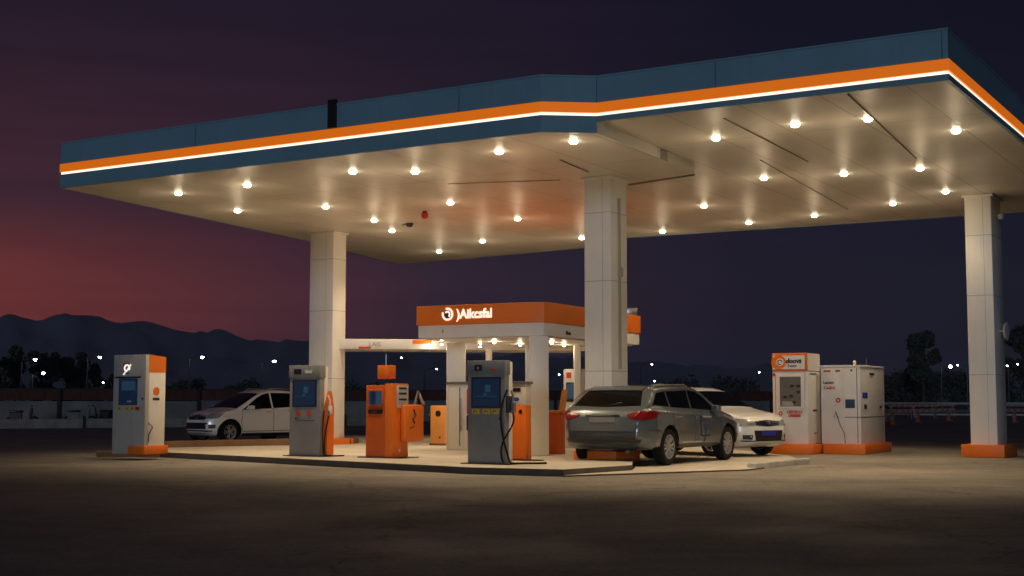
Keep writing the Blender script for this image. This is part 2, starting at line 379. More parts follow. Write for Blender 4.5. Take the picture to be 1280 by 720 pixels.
# ============================================================ CANOPY
ZL, ZH, ZT = 5.45, 5.64, 6.34
p0 = at(75, 235, ZL); k1 = at(676, 164.5, ZL); k2 = at(746, 165.8, ZL); pr = at(1186, 99, ZH); ml = at(388, 302, ZL); bl = at(497, 331, ZL)
br_ = pr + B * 14.6; br_.z = ZH
Rb = at(760, 307.5, ZL); Q = at(868, 216, ZL); Q2 = at(786, 229.5, ZL)
can = empty('petrol_station_canopy', (0, 0, 0), label='huge lit petrol station canopy with blue fascia and glowing orange and white stripe', cat='canopy')
low = [p0, k1, k2, Q, Q2, Rb, bl, ml]
g = MB(); g.prism([v[:2] for v in low], ZL, ZH + .03, 0); g.build('lower_soffit', M['soffit'], can)
per = [p0, k1, k2, pr, br_, Rb, bl, ml]
def inset(pts, d):
    out = []; nn = len(pts); c = sum((Vector(p[:2]) for p in pts), Vector((0, 0))) / nn
    area = sum(pts[i][0] * pts[(i+1) % nn][1] - pts[(i+1) % nn][0] * pts[i][1] for i in range(nn))
    sg = 1 if area > 0 else -1
    for i in range(nn):
        a, b, c_ = Vector(pts[i-1][:2]), Vector(pts[i][:2]), Vector(pts[(i+1) % nn][:2])
        d1 = (b - a).normalized(); d2 = (c_ - b).normalized(); n1 = Vector((-d1.y, d1.x)) * sg; n2 = Vector((-d2.y, d2.x)) * sg
        bi = (n1 + n2).normalized(); out.append(b + bi * d / max(.3, bi.dot(n1)))
    return out
ins = inset(per, .06)
g = MB(); g.prism(ins, ZH, ZH + .025, 0); g.build('upper_soffit', M['soffit'], can)
g = MB(); g.prism(inset(per, .05), ZH + .06, ZT - .25, 0); g.build('roof_deck', M['dark'], can)
def band(name, z0, z1, o_in, o_out, m, closed=True, idx=None, **kw):
    """vertical band following the canopy outline"""
    a = inset(per, o_in); b = inset(per, -o_out); bm = bmesh.new(); nn = len(per)
    seg = idx if idx is not None else range(nn)
    for i in seg:
        j = (i + 1) % nn
        vs = [bm.verts.new((*q[:2], z)) for z in (z0, z1) for q in (a[i], a[j], b[j], b[i])]
        fs = [bm.faces.new([vs[q] for q in f]) for f in ((0,1,2,3),(4,5,6,7),(0,1,5,4),(1,2,6,5),(2,3,7,6),(3,0,4,7))]
    bmesh.ops.remove_doubles(bm, verts=bm.verts, dist=1e-4)
    # drop the inner shared end caps
    dup = {}
    for f in bm.faces: dup.setdefault(tuple(sorted(v.index for v in f.verts)), []).append(f)
    bmesh.ops.recalc_face_normals(bm, faces=bm.faces)
    x = MB(); x.bm = bm; return x.build(name, m, can, **kw)
band('fascia_panel', 5.935, ZT, .05, .0, M['blue'])
band('orange_stripe', 5.768, 5.93, .05, .012, M['orangelit'])
band('light_strip', 5.722, 5.764, .05, -.012, M['strip'])
band('fascia_base', ZL - .004, 5.718, .045, .003, M['blue'], idx=[0, 1, 5, 6, 7], label='deeper blue lower fascia band of the left section')
band('fascia_lip', ZH - .01, 5.718, .045, .003, M['blue'], idx=[2, 3, 4])
# parapet cap and seams
band('parapet_cap', ZT + .002, ZT + .03, .07, .012, M['blue'])
for a, b, ks in ((p0, k1, (.33, .62, .86)), (k2, pr, (.37, .985)), (k1, k2, (.999,))):
    for k in ks:
        q = a.lerp(b, k); d_ = (b - a); d_.z = 0; d_.normalize(); nrm = Vector((d_.y, -d_.x, 0))
        c = q + nrm * .004
        g = MB(); g.prism([(c - d_ * .008)[:2], (c + d_ * .008)[:2], (c + d_ * .008 - nrm * .02)[:2], (c - d_ * .008 - nrm * .02)[:2]], 5.94, ZT - .01)
        g.build('fascia_seam', M['seam'], can)
q = at(429, 165, 5.95); d_ = (k1 - p0); d_.z = 0; d_.normalize(); nrm = Vector((d_.y, -d_.x, 0))
q = p0 + d_ * ((q - p0).dot(d_))
g = MB(); g.prism([(q + nrm * .05)[:2], (q + d_ * .17 + nrm * .05)[:2], (q + d_ * .17 - nrm * .01)[:2], (q - nrm * .01)[:2]], 5.94, 6.44); g.build('louver_vent', M['black'], can)
# long soffit strips (dark conduit lines and a steel drop beam trim)
g = MB()
for (xa, ya, xb, yb, z, r_) in ((786, 231, 868, 218.5, ZL - .012, .02), (905, 148, 1010, 202, ZH - .008, .012), (1060, 118, 1145, 198, ZH - .008, .014), (700, 200, 735, 215, ZL - .01, .012), (950, 200, 1060, 262, ZH - .008, .008), (560, 230, 700, 225, ZL - .01, .007)):
    g.tube([at(xa, ya, z), at(xb, yb, z)], r_, 6)
g.build('conduit', mat('conduit_paint', (.2, .17, .13), .6), can)
# red detector and small black fittings under the soffit
s0 = at(531, 264, ZL)
e = empty('smoke_detector', s0, label='small red and black detector hanging below the left soffit', cat='detector')
MB().cyl((0, 0, 0), (0, 0, -.05), .05, mi=0).build('mount', M['black'], e)
MB().lathe([(0, -.05), (.08, -.05), (.075, -.13), (.04, -.17), (0, -.175)]).build('sensor_head', M['redmark'], e)
for (px, py) in ((512, 279),):
    e = empty('security_camera', at(px, py, ZL), GRID, label='little black dome camera under the left soffit near the red detector', cat='camera')
    MB().lathe([(0, 0), (.09, 0), (.085, -.05), (.05, -.09), (0, -.1)]).build('housing', M['black'], e)
    MB().cyl((-.2, 0, -.02), (.0, 0, -.02), .012, 8).build('cable', M['black'], e)

# ceiling lights
LIGHTS_L = [(223,241),(309,231),(297,263),(441,214),(407,258),(519,214),(468,275),(490,288),(563,253),(624,189),(549,314),(603,301),(647,273),(717,176),(727,297)]
LIGHTS_R = [(895,172),(994,155),(1085,148),(1195,163),(955,222),(1055,217),(1150,210),(880,257),(828,289),(936,278),(1018,269),(1116,254),(1182,239)]
cs = empty('ceiling_light', (0, 0, 0), label='round white downlight glowing in the canopy soffit', cat='ceiling light', group='round downlights in the canopy soffit')
MB().lathe([(0, 0), (.088, 0), (.086, -.006), (.075, -.008), (.072, -.006), (0, -.012)]).build('housing', M['white'], cs)
MB().lathe([(0, -.0065), (.072, -.0065), (.068, -.03), (.045, -.048), (0, -.054)]).build('lens', M['lampcore'], cs)
ld = bpy.data.lights.new('downlight', 'SPOT'); ld.spot_size = R(105); ld.spot_blend = .75; ld.energy = LAMP_W; ld.color = LAMP_COL; ld.shadow_soft_size = .07
lo = bpy.data.objects.new('downlight', ld); col.objects.link(lo); lo.parent = cs; lo.location = (0, 0, -.075)
ld = bpy.data.lights.new('soffit_fill', 'POINT'); ld.energy = 7.5; ld.color = LAMP_COL; ld.shadow_soft_size = .05  # added fill point without a fixture, floating below each downlight to brighten the soffit
lo = bpy.data.objects.new('soffit_fill', ld); col.objects.link(lo); lo.parent = cs; lo.location = (0, 0, -.75)
LLAB = ['leftmost downlight of the whole canopy', 'second downlight from the left end, near the front edge', 'downlight nearest the left rear edge, third from the left end',
 'downlight in front of the left column, near the front edge', 'downlight just in front of the top of the left column', 'downlight near the front edge, right of the black louvre on the fascia',
 'downlight above and left of the red detector', 'downlight below the red detector, right of the left column', 'downlight right of the red detector', 'large near downlight under the middle of the front edge',
 'downlight at the rear edge, farthest back right of the left column', 'downlight at the rear, between the rearmost one and the middle column', 'downlight in the middle of the left soffit, left of the middle column',
 'downlight under the jog in the fascia, in front of the middle column', 'downlight half hidden behind the left side of the middle column']
RLAB = ['front row downlight of the right soffit, beside the drop beam', 'second downlight of the right front row', 'third and brightest downlight of the right front row', 'rightmost downlight of the right front row near the corner',
 'second row downlight right of the drop beam', 'second row downlight in the middle of the right soffit', 'second row downlight ahead of the right column', 'third row downlight right of the middle column',
 'faint rear downlight closest to the right side of the middle column', 'rear edge downlight halfway between middle and right columns', 'rear downlight third from the right column', 'rear downlight second from the right column', 'downlight just left of the top of the right column']
first = True
for lst, z, labs in ((LIGHTS_L, ZL - .001, LLAB), (LIGHTS_R, ZH - .001, RLAB)):
    for (px, py), la in zip(lst, labs):
        o = cs if first else copy_tree(cs); first = False
        o.location = at(px, py, z); o['label'] = la; o.scale = (1.0, 1.0, 1.0)
        if 'top of the right column' in la:          # this one burns dimmer in the photograph
            for c in children(o):
                if c.type == 'LIGHT' and c.data.type == 'SPOT': c.data = c.data.copy(); c.data.energy = LAMP_W * .2

# ============================================================ COLUMNS
def fit(xl, xc, xr, py, zb):
    """base of a grid-aligned box from its left, near and right vertical edges"""
    C = at(xc, py, zb)
    k = (xl - 640) / FPX; w = (k * C.y - C.x) / (A.x - k * A.y)
    k = (xr - 640) / FPX; d = (k * C.y - C.x) / (B.x - k * B.y)
    loc = C + A * w / 2 + B * d / 2
    return loc, w, d
def hgt(xc, py, zb, ytop):
    C = at(xc, py, zb); return atY(xc, ytop, C.y).z - zb
def column(xl, xc, xr, ptop, ztop, label, plinth):
    C = at(xc, ptop, ztop); k = (xl - 640) / FPX * 1.0
    w = .62; d = .62
    Y = C.y
    k = (xl - 640) / FPX; kk = C.x / C.y / ((xc - 640) / FPX); k *= kk
    w = (k * C.y - C.x) / (A.x - k * A.y)
    k = (xr - 640) / FPX * kk; d = (k * C.y - C.x) / (B.x - k * B.y)
    loc = C + A * w / 2 + B * d / 2; loc.z = 0
    e = empty('canopy_column', loc, GRID, label=label, cat='column', group='square white columns holding up the canopy')
    s_ = MB(); s_.box(-w/2, w/2, -d/2, d/2, 0.004, ztop + .01, bev=.012)
    s_.build('shaft', M['cream'], e)
    t = MB()
    for zz in (1.75, 3.45, 4.75):
        t.box(-w/2 - .002, w/2 + .002, -d/2 - .002, d/2 + .002, zz, zz + .012)
    t.box(w*.18, w*.18 + .008, -d/2 - .002, -d/2 + .01, .3, ztop - .01)
    t.build('panel_joint', M['joint'], e)
    MB().box(-w/2 - .05, w/2 + .05, -d/2 - .05, d/2 + .05, ztop - .05, ztop - .002, bev=.01).build('collar', M['cream'], e)
    if plinth:
        MB().box(-w/2 - .17, w/2 + .17, -d/2 - .17, d/2 + .17, 0, .27, bev=.02).build('plinth', M['orange'], e)
    return e, w, d
cR, wR, dR = column(1205, 1238, 1250, 242, ZH, 'square white canopy column at the far right on an orange plinth', True)
cC, wC, dC = column(730, 763, 783, 219, ZL, 'square white canopy column in the middle, rising behind the estate car', True)
cL, wL, dL = column(388, 417, 433, 289, ZL, 'square white canopy column at the left behind the grey pump with orange nozzle', True)
g = MB(); g.box(wC/2, wC/2 + .018, -.05, .05, 1.8, ZL - .4); g.box(wC/2, wC/2 + .06, -.07, .05, 3.55, 3.72); g.build('cable_duct', M['joint'], cC)
g = MB(); g.tube([(wR/2, 0, 2.7), (wR/2 + .12, -.05, 2.7)], .02); g.lathe([(0, 0), (.13, .0), (.2, .06), (.21, .07), (0, .07)], 'x', (wR/2 + .1, -.05, 2.7)); g.build('wall_lamp', M['white'], cR)
g = MB(); g.tube([(wR/2, 0, 5.2), (wR/2 + .1, -.02, 5.2)], .015); g.box(wR/2 + .06, wR/2 + .16, -.14, .1, 5.12, 5.24, bev=.015); g.build('camera_housing', M['white'], cR)

# ============================================================ SMALL PAVILION
ZK = 2.52
a0 = at(523, 423, ZK); a1 = at(683, 419, ZK); a2 = at(799, 431, ZK)
a3 = a2 + Vector((-2.6, 1.7, 0)); a3 = a0 + (a2 - a1); 
u0, u2 = (a0 - a1).normalized(), (a2 - a1).normalized()
kp = [a0, a1 + u0 * .3, a1 + u0 * .1 + u2 * .07, a1 + u2 * .28, a2, a3]
kio = empty('payment_pavilion', (a0 + a2) / 2 - Vector((0, 0, ZK - .12)), 0, label='small pavilion with an orange and white fascia sign standing behind the pumps', cat='pavilion')
off = kio.location.copy()
def kpoly(d): return [(q.x - off.x, q.y - off.y) for q in [Vector((*v, 0)) for v in inset(kp, d)]]
g = MB(); g.prism(kpoly(0), ZK - .12, ZK + .27 - .12, 0, bev=.01); g.build('white_fascia', M['cream'], kio)
g = MB(); g.prism(kpoly(-.03), ZK + .272 - .12, ZK + .68 - .12, 0, bev=.012); g.build('orange_fascia', M['signorange'], kio)
g = MB(); g.prism(kpoly(.12), ZK - .15, ZK - .122, 0); g.build('ceiling', M['white'], kio)
v = (a1 - a0); v.z = 0; L01 = v.length; v.normalize(); nn_ = Vector((v.y, -v.x, 0)); rzk = math.atan2(v.y, v.x)
def kf(k, z, out=.034): q = a0 - off + v * L01 * k + nn_ * out; return (q.x, q.y, z - .12)
text('sign_lettering', ')Aikcsfal', .27, kf(.455, ZK + .48, .036), rzk, M['signlit'], kio, bold=.008, w=.92)
# round swirl logo
def ring(parent, name, loc, rz, r0_, r1_, a0_, a1_, m, y=0.0, sc_=(1, 1), th=.008, n_=28, **kw):
    bm = bmesh.new(); vs = []
    for i in range(n_ + 1):
        a = R(a0_ + (a1_ - a0_) * i / n_)
        vs.append([bm.verts.new((rr * math.cos(a) * sc_[0], yy, rr * math.sin(a) * sc_[1])) for rr in (r0_, r1_) for yy in (y, y - th)])
    for p_, q_ in zip(vs, vs[1:]):
        for i, j in ((0, 1), (1, 3), (3, 2), (2, 0)): bm.faces.new((p_[i], p_[j], q_[j], q_[i]))
    if abs(a1_ - a0_) < 360:
        bm.faces.new([vs[0][i] for i in (0, 1, 3, 2)]); bm.faces.new([vs[-1][i] for i in (0, 1, 3, 2)])
    bmesh.ops.remove_doubles(bm, verts=bm.verts, dist=1e-5); bmesh.ops.recalc_face_normals(bm, faces=bm.faces)
    x = MB(); x.bm = bm; o = x.build(name, m, parent, **kw); o.location = loc; o.rotation_euler = (0, 0, rz); return o
lc = kf(.245, ZK + .49, .036)
ring(kio, 'logo_disc', lc, rzk, .0, .085, 0, 360, M['navymark'])
lc2 = kf(.245, ZK + .49, .046)
ring(kio, 'logo_ring', lc2, rzk, .095, .135, -200, 110, M['signlit'])
ring(kio, 'logo_swirl', (lc2[0], lc2[1], lc2[2] + .0), rzk, .035, .07, -60, 150, M['signlit'])
text('small_mark', 'E', .09, kf(.2, ZK + .13, .004), rzk, M['dark'], kio)
for px, py, wd, sid in ((570, 562, .42, 0), (674, 569, .38, 0), (663, 563, .22, 1), (611, 555, .16, 1), (722, 560, .16, 1)):
    q = at(px, py, .12) - off
    MB().box(q.x - wd/2, q.x + wd/2, q.y - wd/2, q.y + wd/2, 0, ZK - .152, bev=.02).build('post', M['cream'], kio)
q = at(790, 390, 3.2)
g = MB(); g.box(a2.x - off.x - .3, a2.x - off.x - .04, a2.y - off.y - .1, a2.y - off.y + .3, ZK + .565, ZK + .75, bev=.01); g.build('roof_unit', M['steel'], kio)
g = MB(); dv = (a2 - a1); dv.z = 0; dv.normalize(); n2 = Vector((dv.y, -dv.x, 0)); rz2 = math.atan2(dv.y, dv.x)
text('small_print', 'fllsam', .11, tuple((a1 - off + dv * 1.1 + n2 * .004)[:2]) + (ZK + .09 - .12,), rz2, M['dark'], kio, bold=.004)
# lamps below the pavilion ceiling
kl = None
for i, (px, py) in enumerate(((552, 429), (600, 432), (650, 430), (705, 431), (690, 428), (618, 427))):
    q = at(px, py, ZK - .032)
    if kl is None:
        kl = empty('spot_lamp', q, label='tiny bright lamp below the ceiling of the small pavilion', cat='lamp', group='tiny lamps under the pavilion ceiling')
        MB().lathe([(0, 0), (.06, 0), (.055, -.02), (0, -.02)]).build('housing', M['white'], kl)
        MB().lathe([(0, -.0205), (.032, -.0205), (.024, -.038), (0, -.042)]).build('bulb', M['lampcore'], kl)
        l2 = bpy.data.lights.new('pavilion_light', 'POINT'); l2.energy = 5.5; l2.color = (1, .78, .52); l2.shadow_soft_size = .04
        lo = bpy.data.objects.new('pavilion_light', l2); col.objects.link(lo); lo.parent = kl; lo.location = (0, 0, -.12)
    else: o = copy_tree(kl); o.location = q
    (kl if i == 0 else o)['label'] = 'tiny pavilion ceiling lamp ' + ('left of the left post', 'right of the left post in front of the thin post', 'just left of the front corner posts', 'rightmost of all, beside the middle column', 'between the corner posts and the right post', 'right beside the thin rear post')[i]
# low link beam from the left column to the pavilion
b0 = at(404, 436, ZK - .02); b1 = at(735, 438, ZK - .02); v = b1 - b0; v.z = 0; Lb = v.length; rb = math.atan2(v.y, v.x)
bea = empty('link_beam', (b0.x, b0.y, 0), rb, label='low white beam with orange marks linking the left column to the pavilion', cat='beam')
MB().box(0, Lb, 0, 2.0, ZK - .02, ZK + .235, bev=.02).build('beam', M['cream'], bea)
g = MB(); g.box(Lb * .33 - .0, Lb * .40, -.012, .01, ZK + .12, ZK + .22); g.build('orange_panel', M['signorange'], bea)
g = MB(); g.box(Lb * .13, Lb * .175, -.012, .01, ZK - .01, ZK + .04); g.build('red_marker', M['redmark'], bea)
text('lettering', 'LAG', .16, (Lb * .19, -.006, ZK + .1), 0, M['steel'], bea)
q = (Lb * .39, -.1, ZK + .05)
MB().ball(q, .04, 2).build('lamp_globe', M['lampcore'], bea)
MB().tube([(q[0], 0, q[2]), (q[0], -.06, q[2])], .02).build('lamp_bracket', M['steel'], bea)
l3 = bpy.data.lights.new('beam_lamp', 'POINT'); l3.energy = 3; l3.color = (1, .8, .55); l3.shadow_soft_size = .05
lo = bpy.data.objects.new('beam_lamp', l3); col.objects.link(lo); lo.parent = bea; lo.location = (q[0], -.25, q[2])

# ============================================================ PUMPS AND MACHINES
def bez(p0_, p1_, p2_, p3_, n_=14):
    p = [Vector(q) for q in (p0_, p1_, p2_, p3_)]; out = []
    for i in range(n_ + 1):
        t = i / n_; out.append((1-t)**3*p[0] + 3*(1-t)**2*t*p[1] + 3*(1-t)*t*t*p[2] + t**3*p[3])
    return out
def disc(parent, name, x, y, z, r, m, th=.01, n_=20, axis='y'):
    g = MB(); g.cyl((x, y, z), (x, y - th, z) if axis == 'y' else (x + th, y, z), r, n_); return g.build(name, m, parent)
def nozzle(parent, x, y, z, m='black'):
    """nozzle resting in its holder on the right hand side of a pump; local x outwards"""
    g = MB(); g.tube([(x + .05, y, z + .02), (x + .06, y, z + .16), (x + .05, y - .05, z + .27)], .018, 8)
    g.box(x + .02, x + .1, y - .03, y + .03, z - .1, z + .07, bev=.015)
    g.tube([(x + .06, y - .05, z - .12), (x + .12, y - .06, z - .03), (x + .09, y - .05, z + .05)], .008, 6)
    return g.build('nozzle', M[m], parent)

# --- left totem
loc, w, d = fit(143, 180, 208, 568, .12); h = hgt(180, 568, .12, 443)
e = empty('payment_totem', loc, GRID, label='tall grey payment totem at the far left with orange side header and round logo', cat='payment totem')
g = MB(); g.box(-w/2, w/2, -d/2, -d/2 + .1, 0, h, bev=.008); g.build('front_panel', M['grey2'], e)
g = MB(); g.box(-w/2 + .004, w/2 + .0, -d/2 + .102, d/2, .0, h - .36, bev=.008); g.build('cabinet', M['cream'], e)
g = MB(); g.sideprism([(-d/2 + .102, h - .357), (d/2, h - .357), (d/2, h - .04), (-d/2 + .102, h)], -w/2 + .002, w/2 + .004); g.build('header', M['signorange'], e)
g = MB(); g.box(.02, w/2 + .03, -d/2 - .03, d/2 + .08, -.0, .17, bev=.01); g.build('orange_plinth', M['orange'], e)
fy = -d/2
g = MB(); g.box(-w*.32, w*.26, fy - .012, fy + .002, h*.49, h*.76, bev=.004); s_ = g.build('screen', M['screen'], e)
g = MB(); g.box(-w*.22, w*.2, fy - .015, fy - .0125, h*.64, h*.735); g.build('screen_window', M['screenlit'], s_)
text('screen_text', 'rmlt', .07, (0.02, fy - .016, h*.53), 0, M['whitemark'], s_)
g = MB(); g.box(-w*.4, w*.36, fy - .05, fy + .002, h*.765, h*.78); g.build('screen_hood', M['black'], e)
for i, (u, m_) in enumerate(((-.36, 'yellowmark'), (-.12, 'yellowmark'), (.05, 'yellowmark'), (.2, 'redmark'))):
    g = MB(); g.box(w*u, w*(u + .13), fy - .006, fy + .002, h*.44, h*.475); s_ = g.build('sticker', M[m_], e)
    disc(s_, 'button', w*(u + .065), fy - .0065, h*.4575, .018, M['black'], .006)
disc(e, 'button', -w*.28, fy, h*.41, .02, M['yellowmark'], .012)
disc(e, 'lock', w*.42, fy, h*.555, .022, M['black'], .012)
# logo: white swoosh ring with red and blue segments
lz = h*.865
ring(e, 'logo_ring', (-w*.08, fy - .002, lz), 0, .085, .115, 20, 210, M['redmark'], sc_=(1.05, 1))
ring(e, 'logo_swoosh', (-w*.08, fy - .002, lz), 0, .05, .08, -30, 250, M['signlit'], sc_=(1.1, 1))
ring(e, 'logo_arc', (-w*.08, fy - .002, lz), 0, .085, .12, 215, 300, M['bluemark'], sc_=(1.05, 1))
g = MB(); g.tube([(-w*.18, fy - .012, lz - .13), (-w*.05, fy - .012, lz - .03), (w*.04, fy - .012, lz + .07)], .014, 6); g.build('logo_stroke', M['signlit'], e)
sx = w/2
g = MB(); g.cyl((sx, .02, h*.63), (sx + .008, .02, h*.63), .09, 7); g.build('side_emblem', M['orange'], e)
g = MB(); g.box(sx, sx + .006, -.07, .11, h*.54, h*.565); g.build('side_label', M['black'], e)
g = MB(); g.tube([(sx + .01, -d/2 + .1, h*.31), (sx + .02, -d/2 + .2, h*.27), (sx + .012, -d/2 + .11, h*.2), (sx + .012, -d/2 + .1, h*.12)], .01, 6); g.build('side_cable', M['dark'], e)

def base_plate(e, w, d, wx0=-.12, wx1=.12):
    MB().box(-w/2 + wx0, w/2 + wx1, -d/2 - .05, d/2 + .05, 0, .018, bev=.004).build('base_plate', M['black'], e)

# --- grey pump with tapered screen head (two of them, different dressing)
def grey_pump(xl, xc, xr, py, ytop, label, gm='grey'):
    loc, w, d = fit(xl, xc, xr, py, .12); h = hgt(xc, py, .12, ytop)
    e = empty('fuel_pump', loc, GRID, label=label, cat='fuel pump', group='tall grey fuel pumps with blue screens')
    base_plate(e, w, d)
    t = MB(); t.box(-w/2, w/2, -d/2, -d/2 + .14, .019, h, bev=.01)
    for v_ in t.bm.verts:          # slightly narrower waist than foot
        if .7*h > v_.co.z > .3*h: v_.co.x *= .97
    t.build('front_panel', M[gm], e)
    MB().box(-w/2 + .02, w/2 - .004, -d/2 + .142, d/2, .019, h - .01, bev=.008).build('cabinet', M['cream'], e)
    MB().box(-w/2 - .012, w/2 + .012, -d/2 - .02, -d/2 + .16, h*.865, h + .012, bev=.012).build('header', M[gm], e)
    fy = -d/2
    MB().box(-w*.40, w*.40, fy - .012, fy + .002, h*.545, h*.845, bev=.004).build('screen_frame', M['black'], e)
    s_ = MB(); s_.box(-w*.36, w*.36, fy - .0145, fy - .0125, h*.56, h*.83); s_ = s_.build('screen', M['screen'], e)
    t = MB(); t.box(-w*.02, w*.12, fy - .0175, fy - .015, h*.70, h*.77); t.box(-w*.3, w*.3, fy - .0175, fy - .015, h*.655, h*.66); t.box(-w*.06, w*.02, fy - .0175, fy - .015, h*.665, h*.69); t.build('screen_picture', M['screenlit'], s_)
    return e, w, d, h
e, w, d, h = grey_pump(363, 399, 411, 571, 457, 'grey fuel pump with blue screen and orange side holder in front of the left column', 'grey3')
fy = -d/2
MB().box(-w*.34, -w*.1, fy - .026, fy - .018, h*.905, h*.965).build('header_badge', M['black'], e)
text('header_mark', 'Gvm', .09, (w*.14, fy - .026, h*.935), 0, M['whitemark'], e, bold=.004)
for u in (-.2, .15):
    ring(e, 'sticker', (w*u, fy - .002, h*.475), 0, .02, .055, 0, 360, M['redmark'])
MB().box(-w*.3, w*.34, fy - .004, fy + .002, h*.395, h*.40).build('panel_gap', M['black'], e)
MB().cyl((-w*.28, fy, h*.42), (-w*.28, fy - .01, h*.42), .018, 10).build('button', M['black'], e)
g = MB(); g.sideprism([(-.02, .03), (d/2 + .06, .03), (d/2 + .06, h*.54), (d/2 + .02, h*.66), (d/2 - .02, h*.72), (-.02, h*.52)], w/2 + .002, w/2 + .1); g.build('nozzle_holder', M['orange'], e)
nz = nozzle(e, w/2 + .09, .0, h*.52, 'whitemark')
g = MB(); g.tube(bez((w/2 + .14, -.02, h*.5), (w/2 + .2, -.05, .8), (w/2 + .05, -.12, .4), (w/2 + .12, -.1, .04)), .014, 8); g.tube(bez((w/2 + .04, -d/2 + .1, h*.5), (w/2 + .09, -d/2, .9), (w/2 + .02, -d/2 + .05, .5), (w/2 + .1, -d/2, .03)), .012, 8); g.tube([(w/2 + .1, -d/2, .03), (w/2 + .3, -.1, .025), (w/2 + .42, .02, .025), (w/2 + .5, .0, .03)], .014, 8)
g.build('hose', M['rubber'], e)
e, w, d, h = grey_pump(585, 631, 641, 581, 451, 'tallest grey fuel pump, with yellow stickers and looping hose, left of the estate car')
fy = -d/2
MB().box(-w*.3, -w*.1, fy - .026, fy - .018, h*.905, h*.965).build('header_badge', M['black'], e)
text('badge_mark', 'a', .09, (-w*.2, fy - .028, h*.937), 0, M['wplate'], e)
text('header_mark', 'amt', .07, (w*.2, fy - .024, h*.92), 0, M['redmark'], e, bold=.003, shear=.3)
for u in (-.38, -.1, .14):
    g = MB(); g.box(w*u, w*(u + .2), fy - .006, fy + .002, h*.485, h*.535, bev=.002); s_ = g.build('sticker', M['yellowmark'], e)
    g = MB(); g.prism([(0, 0), (.05, 0), (.03, .01)], 0, 0.05); g.bm.free()
    t = MB(); t.tube([(w*(u + .04), fy - .008, h*.495), (w*(u + .1), fy - .008, h*.525), (w*(u + .15), fy - .008, h*.5)], .009, 6); t.build('pictogram', M['dark'], s_)
disc(e, 'lock', w*.36, fy, h*.44, .016, M['black'], .01); disc(e, 'lock', w*.4, fy, h*.4, .012, M['black'], .01)
MB().box(w/2 - .002, w/2 + .05, -.1, .06, h*.5, h*.66, bev=.01).build('nozzle_holder', M['dark'], e)
nozzle(e, w/2 + .04, -.02, h*.56, 'steel')
g = MB()
g.tube(bez((w/2 + .02, -.08, h*.72), (w/2 - .08, -.3, .9), (w/2 + .0, -.25, .5), (w/2 + .15, -.2, .03), 20), .017, 8)
g.tube(bez((w/2 + .14, -.1, h*.5), (w/2 + .3, -.15, .6), (w/2 - .15, -.25, .45), (w/2 + .02, -.22, .04), 20), .015, 8)
g.tube([(w/2 + .15, -.2, .03), (w/2 + .38, .0, .03), (w/2 + .55, .05, .03), (w/2 + .62, .2, .03)], .017, 8)
g.build('hose', M['rubber'], e)

# --- orange pump with box on top
loc, w, d = fit(458, 491, 511, 573, .12); h = hgt(491, 573, .12, 480)
e = empty('orange_fuel_pump', loc, GRID, label='bright orange fuel pump with slanted screen and a small orange box raised on top', cat='fuel pump')
base_plate(e, w, d, -.16, .22)
MB().box(-w/2, w*.22, -d/2, d/2 - .05, .019, h - .02, bev=.015).build('front_panel', M['orange_red'], e)
MB().box(w*.225, w/2, -d/2 - .02, d/2, .019, h + .01, bev=.01).build('cabinet', M['orange'], e)
MB().box(w/2 + .001, w/2 + .12, -.02, d/2 + .36, .3, h*.72, bev=.03).build('side_cover', M['orange'], e)
MB().box(w/2 + .001, w/2 + .02, -d*.3, d*.45, h*.68, h*.985, bev=.006).build('keypad_panel', M['wplate'], e)
g = MB()
for zz in (.78, .86, .93): g.box(w/2 + .02, w/2 + .028, -d*.18, d*.3, h*zz, h*(zz + .025))
g.build('card_slot', M['black'], e)
fy = -d/2
g = MB(); g.box(-w*.42, w*.16, fy - .03, fy + .002, h*.70, h*.93, bev=.008); s_ = g.build('screen_frame', M['orange_red'], e)
g = MB(); g.box(-w*.36, w*.12, fy - .034, fy - .0305, h*.72, h*.91); t_ = g.build('screen', M['screenlit'], s_)
g = MB(); g.box(-w*.3, -w*.1, fy - .037, fy - .0345, h*.73, h*.90); g.build('screen_figure', M['navymark'], s_)
MB().box(-w*.4, w*.12, fy - .02, fy + .002, h*.60, h*.655, bev=.006).build('card_reader', M['black'], e)
text('reader_text', 'amt', .05, (-w*.14, fy - .021, h*.628), 0, M['redmark'], e)
disc(e, 'side_lock', w/2, -d*.1, .14, .03, M['wplate'], .008, 12, 'x')
g = MB(); g.tube([(w/2 + .124, .25, h*.66), (w/2 + .13, .3, h*.58), (w/2 + .13, .22, h*.52), (w/2 + .13, .27, h*.47)], .016, 8); g.tube([(w/2 + .124, .12, h*.40), (w/2 + .128, .26, h*.42)], .01, 6); g.build('side_mark', M['black'], e)
g = MB(); g.tube([(w/2 + .06, d/2 + .1, h*.7), (w/2 + .1, d/2 + .18, h*.9), (w/2 + .12, d/2 + .34, h*.72)], .03, 8); g.build('hose_loop', M['steel'], e)
MB().cyl((.0, -.02, h - .02), (.0, -.02, h + .1), .02, 10).build('stem', M['black'], e)
MB().box(-.13, .13, -.15, .1, h + .1, h + .36, bev=.012).build('top_box', M['orange'], e)
MB().cyl((-.02, -.02, h + .36), (-.02, -.02, h + .58), .008, 6).build('antenna', M['steel'], e)
g = MB(); g.tube([(-w/2 - .01, .1, .95), (-w/2 - .1, .1, .88), (-w/2 - .1, .1, .5), (-w/2 - .01, .1, .42)], .035, 8); g.build('side_handle', M['orange'], e)

